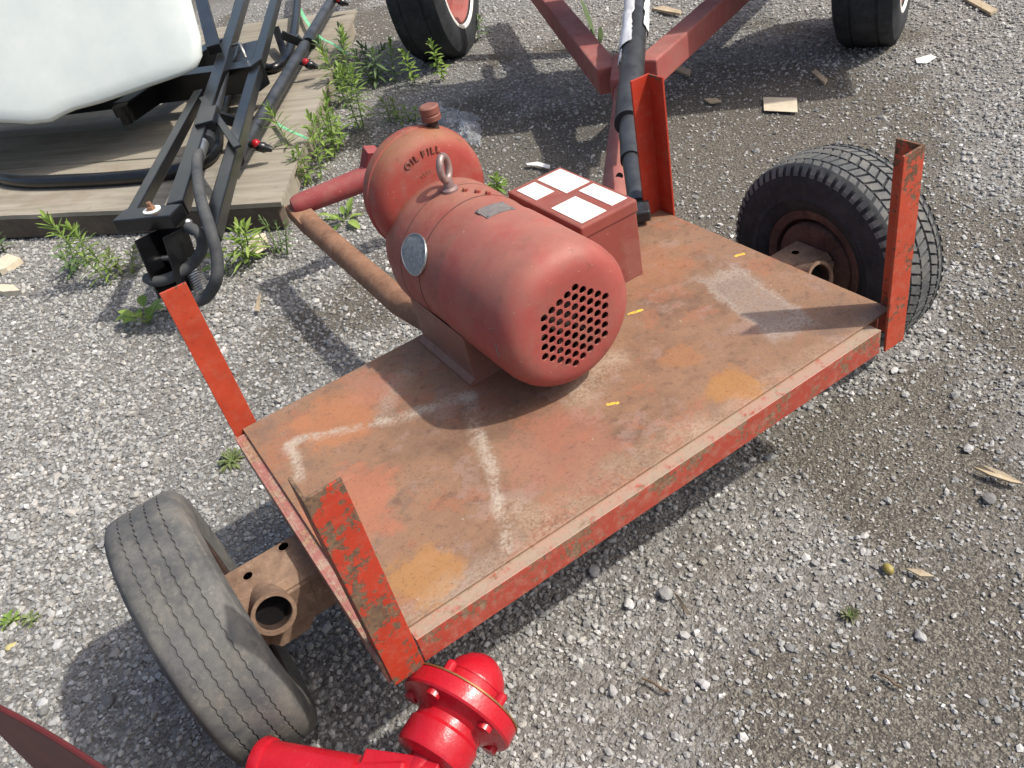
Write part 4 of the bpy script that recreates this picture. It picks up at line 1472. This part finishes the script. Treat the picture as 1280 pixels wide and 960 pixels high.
# hoses
hs = [at(250, 186, BZ), at(246, 205, BZ + 0.02), at(250, 245, BZ + 0.03), at(262, 285, BZ - 0.0), at(271, 320, BZ - 0.08), at(270, 350, BZ - 0.15), at(258, 371, 0.17), at(243, 378, 0.15)]
mk('hose', Geo().tube(catmull(hs, 8), 0.022, 14), RUBBERHOSE, spr, True)
hs = [at(236, 284, BZ - 0.02), at(249, 292, BZ - 0.03), at(253, 308, BZ - 0.08), at(243, 327, BZ - 0.14), at(220, 344, BZ - 0.17), at(196, 352, BZ - 0.18), at(184, 348, BZ - 0.18)]
mk('hose', Geo().tube(catmull(hs, 8), 0.021, 14), RUBBERHOSE, spr, True)
# spring
sp0, sp1 = at(236, 330, 0.24), at(254, 364, 0.15)
dd = (sp1 - sp0)
ax = dd.normalized()
ux = ax.cross(Vector((0, 0, 1))).normalized()
vx = ax.cross(ux)
co = [sp0 + dd * (k_ / 200) + (ux * math.cos(k_ * 0.38) + vx * math.sin(k_ * 0.38)) * 0.026 for k_ in range(201)]
mk('spring', Geo().tube(co, 0.0048, 6), STEEL, spr, True)
for u, v, z in ((235, 279, BZ - 0.02), (250, 289, BZ - 0.04)):
    mk('bolt', Geo().lathe([(0.014, 0), (0.014, 0.012), (0.008, 0.016)], at(u, v, z), (0.3, -0.8, 0.5), 8), STEEL, spr, True)
# bent chrome pin
mk('bent_pin', Geo().tube(catmull([at(291, 57, BZ + 0.02), at(299, 55, BZ + 0.04), at(303, 62, BZ + 0.02), at(307, 72, BZ - 0.02)], 5), 0.008, 8), STEEL, spr, True)
# spray pipe with nozzles
pz = 0.235
n0_, n1_ = at(296, 200, pz), at(415, 0, pz)
pipe = mk('spray_pipe', Geo().tube([n0_, n0_ + (n1_ - n0_) * 1.3], 0.036, 18), BLACKTUBE, spr, True)
pd = (n1_ - n0_).normalized()
for u, v in ((316, 157), (386, 55)):
    c_ = at(u, v, pz)
    mk('pipe_clamp', Geo().tube([c_ - pd * 0.015, c_ + pd * 0.015], 0.043, 16), BLACKPAINT, pipe, True)
    mk('clamp_screw', Geo().lathe([(0.009, 0), (0.009, 0.05)], c_ + Vector((-0.03, 0.01, 0.03)), (-0.4, -0.2, 0.8), 8), STEEL, pipe, True)
    mk('hanger', Geo().beam(c_ + Vector((-0.02, 0, 0.0)), c_ + Vector((-0.14, 0.02, 0.10)), 0.045, 0.05), BLACKPAINT, pipe)
for u, v in ((320, 180), (382, 78), (423, 0)):
    c_ = at(u, v, pz + 0.01)
    sidew = pd.cross(Vector((0, 0, 1))).normalized()
    nz = mk('nozzle', Geo().lathe([(0.014, -0.06), (0.016, -0.03), (0.024, -0.02), (0.026, 0.012), (0.020, 0.02), (0.012, 0.05)], c_ + sidew * 0.02 - Vector((0, 0, 0.02)), sidew - Vector((0, 0, 0.5)), 14), BLACKPAINT, pipe, True)
    mk('nozzle_cap', Geo().lathe([(0.005, -0.010), (0.020, -0.008), (0.022, 0.006), (0.018, 0.016), (0.009, 0.022), (0.0001, 0.024)], c_, Vector((0.0, -0.8, 0.55)), 16), NOZZLE, nz, True)

# green strapping on the platform
for i, (pp, lb) in enumerate((([(343, 153, 0.02), (358, 162, 0.05), (372, 168, 0.06), (384, 174, 0.04)], 'pale green strap end lying on the plywood next to the weeds'),
                              ([(372, 6, 0.02), (384, 28, 0.05), (400, 47, 0.05), (416, 55, 0.05), (434, 68, 0.02)], 'pale green strap crossing under the far end of the black pipe'))):
    pts = catmull([at(u, v, PT + z) for u, v, z in pp], 5)
    g = Geo()
    vv = []
    for q in pts:
        vv += [q + Vector((0.010, -0.010, 0)), q + Vector((-0.010, 0.010, 0.003)), q + Vector((-0.010, 0.010, 0.0045)), q + Vector((0.010, -0.010, 0.0015))]
    ff = [(4 * k_ + i_, 4 * k_ + (i_ + 1) % 4, 4 * k_ + 4 + (i_ + 1) % 4, 4 * k_ + 4 + i_) for k_ in range(len(pts) - 1) for i_ in range(4)]
    g.add(vv, ff + [(0, 1, 2, 3), tuple(4 * (len(pts) - 1) + q for q in range(4))])
    tag(mk('strap', g, GREENSTRAP), lb, 'strap')

# ------------------------------------------------------------------ glossy red hub in the foreground
hub = thing('wheel_hub', 'glossy fresh red wheel hub with bolted flange below the deck corner', 'hub', at(590, 870, 0))
hz = 0.235
ha = at(508, 998, hz)
hb = at(568, 896, hz + 0.012)
hax = (hb - ha).normalized()
Lh = (hb - ha).length
hubm = mk('hub_body', Geo().lathe([(0.032, -0.05), (0.034, 0.0), (0.034, 0.062), (0.055, 0.066), (0.064, 0.070), (0.067, 0.078), (0.067, 0.115), (0.062, 0.122), (0.062, 0.135), (0.072, 0.142), (0.085, 0.150), (0.104, 0.152), (0.107, 0.156), (0.107, 0.182), (0.104, 0.186),
                                   (0.072, 0.188), (0.064, 0.192), (0.062, 0.206), (0.059, 0.222), (0.050, 0.243), (0.036, 0.260), (0.020, 0.270), (0.008, 0.273), (0.0001, 0.274)], ha, hax, 64), HUBRED, hub, True, 28)
mk('flange_edge', Geo().lathe([(0.1065, 0.1835), (0.1078, 0.1838), (0.1078, 0.1868), (0.1035, 0.1872), (0.102, 0.1858)], ha, hax, 64, closed=True), HUBEDGE, hubm, True)
mk('cap_seam', Geo().lathe([(0.0595, 0.216), (0.0615, 0.2165), (0.0612, 0.2200), (0.0585, 0.2205)], ha, hax, 48, closed=True), HUBRED, hubm, True)
hs1 = hax.cross(Vector((0, 0, 1))).normalized()
hs2 = hs1.cross(hax)
for k_ in range(5):
    a = 2 * math.pi * (k_ + 0.35) / 5
    c_ = ha + hax * 0.186 + (hs1 * math.cos(a) + hs2 * math.sin(a)) * 0.087
    mk('wheel_bolt', Geo().lathe([(0.013, -0.045), (0.013, -0.034), (0.0095, -0.03), (0.0095, 0.0), (0.0095, 0.022), (0.007, 0.025)], c_, hax, 12), HUBRED, hubm, True, 30)
# arm and pivot lug carrying the hub, running out of the picture
am0 = ha - hax * 0.0 + Vector((0, 0, 0.0))
am1 = at(410, 995, hz)
arm = mk('spindle_arm', Geo().beam(am0 + hax * 0.01, am1, 0.075, 0.085, bev=0.008), HUBRED, hub)
am2 = at(322, 946, hz + 0.02)
mk('gusset', Geo().beam(at(450, 958, hz + 0.03), at(545, 972, hz + 0.03), 0.06, 0.012, bev=0.003), HUBRED, arm)
kn = at(336, 958, hz + 0.02)
mk('pivot_tube', Geo().tube([kn, at(445, 978, hz + 0.01)], 0.043, 28), HUBRED, arm, True)
kd = (kn - at(445, 978, hz + 0.01)).normalized()
mk('pivot_ring', Geo().lathe([(0.022, -0.004), (0.040, -0.004), (0.047, 0.0), (0.049, 0.012), (0.045, 0.020), (0.030, 0.021), (0.022, 0.018)], kn, kd, 32, closed=True), HUBRED, arm, True, 40)
mk('pivot_face', Geo().lathe([(0.0001, 0.010), (0.024, 0.010)], kn, kd, 28), HUBEDGE, arm, True)
mk('support_leg', Geo().beam(at(470, 1010, hz - 0.02), at(470, 1010, hz - 0.02) + Vector((0.0, -0.02, -hz + 0.025)), 0.06, 0.06, up=(1, 0, 0)), HUBRED, arm)

# ------------------------------------------------------------------ dark red guard at the lower left edge
fz = 0.50
f0, f1 = at(-60, 850, fz), at(180, 1000, fz)
ed = []
for k_ in range(13):
    t_ = k_ / 12
    u = -60 + 240 * t_
    v = 860 + 0.60 * (u + 60) + 10 * math.sin(t_ * math.pi) * -1
    ed.append(at(u, v, fz))
nrm = Vector((-0.88, -0.47, 0)).normalized()
g = Geo()
vv = []
for q in ed:
    vv += [q, q + Vector((0.006, 0.003, 0)), q + Vector((0.006, 0.003, 0)) + nrm * 0.01 + Vector((0, 0, -0.44)), q + nrm * 0.01 + Vector((0, 0, -0.44))]
ff = [(4 * k_ + i_, 4 * k_ + (i_ + 1) % 4, 4 * k_ + 4 + (i_ + 1) % 4, 4 * k_ + 4 + i_) for k_ in range(12) for i_ in range(4)]
g.add(vv, ff + [(0, 1, 2, 3), (48, 49, 50, 51)])
gd = thing('sheet_guard', 'dark red curved sheet metal guard cut off by the lower left corner', 'guard', (f0.x, f0.y, 0))
gp = mk('guard_panel', g, DARKRED, gd)
mk('guard_lip', Geo().tube([q + Vector((0.003, 0.0015, 0.001)) for q in ed], 0.005, 8), DARKRED, gd, True)
mk('guard_leg', Geo().beam(Vector((ed[11].x, ed[11].y, fz - 0.1)) - nrm * 0.02, Vector((ed[11].x, ed[11].y, 0)) - nrm * 0.02, 0.03, 0.03, up=(1, 0, 0)), DARKRED, gd)


# ------------------------------------------------------------------ weeds
def leaf(g, base, d, up, ln, wd, droop):
    d = d.normalized()
    s = d.cross(up)
    if s.length < 1e-4:
        s = Vector((1, 0, 0))
    s.normalize()
    nrm_ = s.cross(d)
    vv = []
    st = [(0.0, 0.12), (0.3, 0.85), (0.6, 1.0), (0.85, 0.5)]
    for t_, w_ in st:
        c_ = base + d * ln * t_ - Vector((0, 0, 1)) * droop * ln * t_ * t_
        vv += [c_ - s * wd * w_ * 0.5 + nrm_ * wd * 0.12 * w_, c_ - nrm_ * wd * 0.06, c_ + s * wd * w_ * 0.5 + nrm_ * wd * 0.12 * w_]
    tip = base + d * ln - Vector((0, 0, 1)) * droop * ln
    vv.append(tip)
    ff = []
    for i in range(3):
        ff += [(3 * i, 3 * i + 1, 3 * i + 4, 3 * i + 3), (3 * i + 1, 3 * i + 2, 3 * i + 5, 3 * i + 4)]
    ff += [(9, 10, 12), (10, 11, 12)]
    g.add(vv, ff)


def rs_scale(u, v):
    return random.Random(int(u * 7 + v)).uniform(0.85, 1.12)


def weed(u, v, h, stems, label, mat=LEAF, ll=0.07, lw=0.012, lean=(0, 0), dens=1.0, spread=0.25, z=0.0, group='weeds'):
    h, ll, lw, dens = h * rs_scale(u, v) * 1.1, ll * 1.12, lw * 1.35, dens * 1.0
    b = at(u, v, z)
    rs = random.Random(int(u * 31 + v * 7))
    t_ = thing('weed', label, 'weed', (b.x, b.y, z), group)
    gs, gl = Geo(), Geo()
    for k_ in range(stems):
        a = rs.uniform(0, 6.28)
        hh = h * rs.uniform(0.7, 1.0)
        off_ = Vector((math.cos(a), math.sin(a), 0)) * rs.uniform(0.0, 0.05) * min(1, stems)
        top = b + off_ + Vector((math.cos(a) * spread * hh * rs.uniform(0.2, 1) + lean[0] * hh, math.sin(a) * spread * hh * rs.uniform(0.2, 1) + lean[1] * hh, hh))
        mid_ = (b + off_ + top) / 2 + Vector((rs.uniform(-1, 1), rs.uniform(-1, 1), 0)) * 0.05 * hh
        pts = catmull([b + off_ - Vector((0, 0, 0.01)), mid_, top], 6)
        gs.tube(pts, [0.0042 * (1 - 0.6 * i / (len(pts) - 1)) for i in range(len(pts))], 6)
        nl = int(26 * dens * (hh / 0.25) ** 0.6)
        for i in range(nl):
            f = (i + 0.5) / nl
            f = 0.12 + 0.88 * f ** 0.8
            q = f * (len(pts) - 1)
            i0 = min(int(q), len(pts) - 2)
            base = pts[i0] + (pts[i0 + 1] - pts[i0]) * (q - i0)
            axs = (pts[i0 + 1] - pts[i0]).normalized()
            aa = i * 2.4 + rs.uniform(-0.3, 0.3)
            el = R(12) + R(62) * max(0, (f - 0.55) / 0.45) ** 1.5 + rs.uniform(-0.15, 0.15)
            side_ = axs.cross(Vector((math.cos(aa), math.sin(aa), 0.1))).normalized()
            d = side_ * math.cos(el) + axs * math.sin(el)
            ln = ll * (0.65 + 0.5 * math.sin(math.pi * min(1, f * 0.9 + 0.1))) * rs.uniform(0.75, 1.15)
            leaf(gl, base, d, axs, ln, lw * rs.uniform(0.8, 1.2), rs.uniform(0.05, 0.35))
    mk('stem', gs, STEM, t_, True)
    o = mk('foliage', gl, mat, t_, True, None, fix=False)
    o['kind'] = 'stuff'
    return t_


def low_plant(u, v, rad_, nleaf, label, mat, lw=0.03, z=0.0, group='weeds'):
    b = at(u, v, z)
    rs = random.Random(int(u * 13 + v * 3))
    t_ = thing('weed', label, 'weed', (b.x, b.y, z), group)
    gl, gs = Geo(), Geo()
    for i in range(nleaf):
        a = i * 2.4 + rs.uniform(-0.4, 0.4)
        el = rs.uniform(0.15, 1.0)
        d = Vector((math.cos(a) * math.cos(el), math.sin(a) * math.cos(el), math.sin(el)))
        st_ = b + d * rad_ * rs.uniform(0.15, 0.6)
        gs.tube([b, st_], 0.0018, 5)
        leaf(gl, st_, d, Vector((0, 0, 1)), rad_ * rs.uniform(0.5, 0.9), lw * rs.uniform(0.7, 1.2), rs.uniform(0.2, 0.6))
    mk('stem', gs, STEM, t_, True)
    o = mk('foliage', gl, mat, t_, True, None, fix=False)
    o['kind'] = 'stuff'
    return t_


weed(150, 352, 0.34, 2, 'tall bright weed leaning left in front of the timber edge', lean=(-0.25, 0.15), ll=0.075, dens=1.5, spread=0.08)
weed(98, 340, 0.17, 3, 'dark bushy weed just left of the tall leaning weed', LEAFDARK, ll=0.06, spread=0.5)
weed(160, 345, 0.13, 3, 'pale thin weed at the foot of the tall leaning weed', LEAFDRY, ll=0.05, spread=0.6)
low_plant(186, 405, 0.13, 12, 'broad-leaved weed beside the top of the far left post', LEAF, 0.05)
weed(298, 335, 0.20, 3, 'spiky weed growing between hose and platform corner', ll=0.085, dens=1.1, spread=0.35)
weed(350, 318, 0.14, 5, 'grey-green seedy weed below the platform corner', LEAFDARK, ll=0.035, lw=0.006, spread=0.9)
weed(5, 318, 0.10, 2, 'dark weed cut by the left edge of the picture', LEAFDARK, ll=0.05, spread=0.6)
weed(384, 215, 0.30, 1, 'single weed with star-shaped top standing before the plywood edge', ll=0.085, dens=1.1, lean=(-0.1, 0.0))
weed(398, 230, 0.22, 3, 'leafy weed at the bottom of the platform weed row', ll=0.06, spread=0.4)
weed(412, 200, 0.26, 3, 'bright weed, second from the bottom of the platform weed row', ll=0.07, spread=0.3)
weed(428, 180, 0.22, 3, 'low dense weed in the middle of the platform weed row', ll=0.065, spread=0.45)
weed(450, 165, 0.36, 2, 'tall whorled weed in the middle of the platform weed row', ll=0.085, dens=1.5, spread=0.12)
weed(440, 130, 0.40, 2, 'tallest weed beside the far end of the spray pipe', ll=0.09, dens=1.4, spread=0.2)
weed(425, 110, 0.40, 2, 'wispy weed behind the tallest weed of the row', LEAFDARK, ll=0.08, dens=1.2, spread=0.3)
weed(470, 105, 0.26, 5, 'dark spreading weed patch left of the wagon tyre', LEAFDARK, ll=0.08, spread=0.7)
weed(494, 106, 0.26, 1, 'slim upright weed, first of three in front of the wagon tyre', ll=0.055, dens=1.5)
weed(522, 104, 0.24, 1, 'slim upright weed, middle of three in front of the wagon tyre', ll=0.055, dens=1.4)
weed(556, 100, 0.26, 1, 'slim upright weed, last of three in front of the wagon tyre', ll=0.055, dens=1.5)
weed(588, 52, 0.16, 4, 'dark weed at the side of the wagon wheel rim', LEAFDARK, ll=0.06, spread=0.6)
weed(497, 150, 0.16, 2, 'pale yellowish weed behind the motor housing', LEAFDRY, ll=0.05, dens=1.0)
weed(516, 152, 0.07, 3, 'tiny bright weed just left of the oil filler cap', ll=0.035, spread=0.6)
low_plant(432, 278, 0.12, 14, 'bright green weed inside the bend of the pink and rusty tubes', LEAF, 0.03)
weed(622, 240, 0.10, 2, 'small weed between motor and terminal box', ll=0.045)
low_plant(290, 578, 0.045, 60, 'mossy tuft on gravel left of the deck', LEAFDRY, 0.008)
low_plant(14, 778, 0.032, 24, 'tiny green sprout at the left edge above the guard', LEAF, 0.010)
low_plant(40, 776, 0.028, 24, 'tiny pale sprout right of the tiny green sprout', LEAFDRY, 0.010)
low_plant(1062, 770, 0.022, 40, 'pale moss patch on gravel below the yellow fruit', MOSS, 0.006)
# broad grass-like plant between the drawbar beams
b = at(748, 62, 0)
t_ = thing('weed', 'broad-leaved grass plant between the two drawbar beams', 'weed', (b.x, b.y, 0), 'weeds')
gl = Geo()
for du, dv, hh, ln in ((-20, -60, 0.25, 0.30), (2, -30, 0.2, 0.22), (6, -5, 0.15, 0.16), (-6, -20, 0.12, 0.18)):
    tip = at(748 + du, 62 + dv, hh)
    d = (tip - b)
    leaf(gl, b + d * 0.2, d, Vector((0.3, -0.6, 0.7)), d.length, 0.045, 0.1)
mk('foliage', gl, LEAFDARK, t_, True, None, fix=False)
mk('stem', Geo().tube([b, b + Vector((-0.02, 0.02, 0.12))], 0.006, 6), STEM, t_, True)


# ------------------------------------------------------------------ litter on the gravel
def scrap(name, px, z, th, mat, label, cat, bend=0.01, seed=1, group=None):
    """thin crooked piece lying on the gravel, outline given in photograph pixels"""
    rs = random.Random(seed)
    base = [at(u, v, z) for u, v in px]
    n = len(base)
    c_ = sum(base, Vector()) / n
    lift = [rs.uniform(0, bend) for _ in base]
    top = [q + Vector((0, 0, lift[i] + th)) for i, q in enumerate(base)]
    bot = [q + Vector((0, 0, lift[i])) for i, q in enumerate(base)]
    cz_ = sum(lift) / n
    vv = top + bot + [c_ + Vector((0, 0, cz_ + th)), c_ + Vector((0, 0, cz_))]
    ff = [(i, (i + 1) % n, 2 * n) for i in range(n)] + [(n + (i + 1) % n, n + i, 2 * n + 1) for i in range(n)] + [(i, n + i, n + (i + 1) % n, (i + 1) % n) for i in range(n)]
    return tag(mk(name, Geo().add(vv, ff), mat), label, cat, group)


scrap('card', [(954, 122), (996, 124), (997, 142), (955, 139)], 0.008, 0.002, PAPER, 'tan rectangular card lying flat on the gravel', 'card', 0.006)
scrap('scrap', [(1144, 74), (1163, 70), (1170, 73), (1158, 80), (1146, 80)], 0.008, 0.003, WHITESCRAP, 'small white scrap near the right wagon tyre', 'scrap', 0.006)
scrap('scrap', [(658, 205), (672, 205), (688, 209), (687, 212), (672, 209), (659, 208)], 0.01, 0.003, WHITESCRAP, 'thin curved white strip behind the terminal box', 'scrap', 0.01)
scrap('wood_splinter', [(1203, 0), (1210, -3), (1246, 17), (1238, 20)], 0.008, 0.012, WOODCHIP, 'flat wooden stick at the top right edge', 'splinter', 0.01)
scrap('wood_splinter', [(1015, 92), (1019, 90), (1034, 103), (1031, 107)], 0.008, 0.008, WOODCHIP, 'short wooden chip left of the tan card above', 'splinter', 0.01)
scrap('wood_splinter', [(880, 125), (895, 126), (902, 130), (888, 131)], 0.008, 0.006, WOODCHIP, 'short pale chip between drawbar and tan card', 'splinter', 0.01)
scrap('wood_splinter', [(832, 86), (845, 85), (864, 92), (862, 98), (846, 91)], 0.008, 0.01, WOODCHIP, 'broken twig just right of the drawbar fork', 'splinter', 0.015)
scrap('wood_splinter', [(815, 13), (830, 12), (852, 18), (850, 20), (828, 17)], 0.008, 0.012, WOODCHIP, 'long stick between the drawbar beams at the top', 'splinter', 0.015)
scrap('wood_splinter', [(1214, 585), (1226, 588), (1252, 596), (1278, 608), (1262, 607), (1236, 598)], 0.008, 0.006, WOODCHIP, 'long grey splinter at the right edge of the picture', 'splinter', 0.015)
scrap('wood_splinter', [(1132, 712), (1150, 715), (1168, 724), (1150, 722)], 0.008, 0.004, WOODCHIP, 'pale flat splinter beside the yellow fruit', 'splinter', 0.008)
scrap('wood_splinter', [(842, 742), (848, 748), (864, 772), (858, 768)], 0.008, 0.004, WOODCHIP, 'dry leaf stalk on gravel below the front rim', 'splinter', 0.01)
tag(mk('twig', Geo().tube(catmull([at(u, v, 0.012) for u, v in [(803, 848), (816, 853), (828, 862), (836, 864)]], 4), 0.0028, 6), TWIG, None, True), 'thin dark twig on gravel right of the red hub', 'twig')
tag(mk('twig', Geo().tube(catmull([at(u, v, 0.012) for u, v in [(1096, 842), (1108, 846), (1118, 855), (1127, 859)]], 4), 0.0028, 6), TWIG, None, True), 'thin dark twig in the lower right of the gravel', 'twig')
scrap('wood_splinter', [(322, 372), (327, 370), (325, 392), (319, 390)], 0.008, 0.004, WOODCHIP, 'small dry stalk on gravel right of the hose loop', 'splinter', 0.01)
scrap('flat_stone', [(0, 332), (14, 325), (30, 330), (12, 342), (3, 345)], 0.004, 0.03, PAPER, 'flat beige stone by the left edge below the timber', 'stone', 0.006)
scrap('flat_stone', [(0, 362), (22, 364), (30, 371), (8, 372), (0, 370)], 0.004, 0.03, PAPER, 'lower flat beige stone by the left edge', 'stone', 0.006)
scrap('dead_leaf', [(306, 318), (320, 300), (334, 298), (338, 310), (322, 322)], 0.02, 0.003, PAPER, 'dry tan leaf beside the spiky weed', 'leaf', 0.03)

# crumpled plastic film behind the motor
g = Geo()
nn = 22
cc = [at(538, 132, 0.01), at(600, 146, 0.01), at(602, 186, 0.01), at(556, 172, 0.01)]
vv = []
for i in range(nn + 1):
    for j in range(nn + 1):
        a, b_ = i / nn, j / nn
        q = cc[0] * (1 - a) * (1 - b_) + cc[1] * a * (1 - b_) + cc[2] * a * b_ + cc[3] * (1 - a) * b_
        e_ = 1 - (2 * max(abs(a - 0.5), abs(b_ - 0.5))) ** 3
        x, y = np.array([q.x * 9.0]), np.array([q.y * 9.0])
        q = q + Vector((random.uniform(-0.012, 0.012), random.uniform(-0.012, 0.012), 0.12 * e_ * float(abs(fbm(x, y, 77)[0] - 0.45)) * 2 + random.uniform(0, 0.012)))
        vv.append(q)
g.add(vv, [(i * (nn + 1) + j, i * (nn + 1) + j + 1, (i + 1) * (nn + 1) + j + 1, (i + 1) * (nn + 1) + j) for i in range(nn) for j in range(nn)])
tag(mk('plastic_film', g, FILM, None, False, fix=False), 'crumpled clear plastic film on the ground behind the motor', 'plastic')


# yellow fruit and the larger single stones
def pebble(name, u, v, rad_, mat, label, cat, flat=0.7, sub=2, seed=1, jag=0.14):
    bm = bmesh.new()
    bmesh.ops.create_icosphere(bm, subdivisions=sub, radius=1.0)
    rs = random.Random(seed)
    ax_ = [Vector((rs.gauss(0, 1), rs.gauss(0, 1), rs.gauss(0, 1))).normalized() for _ in range(9)]
    c_ = at(u, v, rad_ * flat * 0.8)
    ang_ = rs.uniform(0, 6.28)
    for q in bm.verts:
        k_ = 1.0
        for d in ax_:
            k_ = min(k_, (1 - jag * 1.2 + 0.1) / max(1e-3, q.co.normalized().dot(d))) if q.co.normalized().dot(d) > 0.82 else k_
        p_ = q.co * k_ * rad_
        p_ = Vector((p_.x * 1.2, p_.y * 0.9, p_.z * flat))
        p_.rotate(Matrix.Rotation(ang_, 3, 'Z'))
        q.co = c_ + p_
    bm.verts.index_update()
    g_ = Geo()
    g_.v = [q.co.copy() for q in bm.verts]
    g_.f = [tuple(q.index for q in f.verts) for f in bm.faces]
    bm.free()
    return tag(mk(name, g_, mat, None, sub > 2, 25), label, cat)


pebble('fruit', 1110, 711, 0.0115, FRUIT, 'small yellow fruit lying on the gravel', 'fruit', 0.95, 3, 5, 0.02)
for i, (u, v, rad_, lb) in enumerate((
        (832, 740, 0.022, 'largest grey stone on the gravel in front of the rim'), (742, 713, 0.019, 'round pale stone at the edge of the deck shadow'),
        (786, 755, 0.016, 'white oval pebble left of the largest grey stone'), (1236, 623, 0.020, 'dark grey stone near the right edge splinter'),
        (1210, 560, 0.016, 'pale angular stone above the right edge splinter'), (1150, 795, 0.015, 'light stone in a row below the pale splinter'),
        (880, 855, 0.014, 'white pebble on the lower gravel between two twigs'), (766, 863, 0.015, 'pale flat pebble just left of the dark twig by the hub'),
        (135, 876, 0.020, 'bluish stone in the shade of the left wheel'), (53, 878, 0.016, 'round white stone above the dark red guard'),
        (72, 806, 0.017, 'white stone left of the worn tyre'), (14, 808, 0.017, 'yellowish stone at the left edge above the guard'),
        (957, 463, 0.014, 'white pebble under the front rim near the right wheel'), (1118, 463, 0.014, 'bright white pebble below the right wheel'))):
    k_ = (150, 168, 196, 118, 172, 164, 190, 168, 118, 190, 186, 0, 186, 196)[i]
    mt_ = simple('stone_surface', (k_ - 16, k_ - 17, k_ - 18), (k_ + 6, k_ + 5, k_ + 2), 90, 0.85, 0, 0.6, 0.0012) if k_ else simple('stone_surface', (176, 164, 110), (190, 180, 130), 60, 0.85, 0, 0.5)
    pebble('stone', u, v, rad_ * 0.85, mt_, lb, 'stone', 0.5, 2, 20 + i, 0.3)

for o in bpy.data.objects:
    if '_o' in o:
        del o['_o']
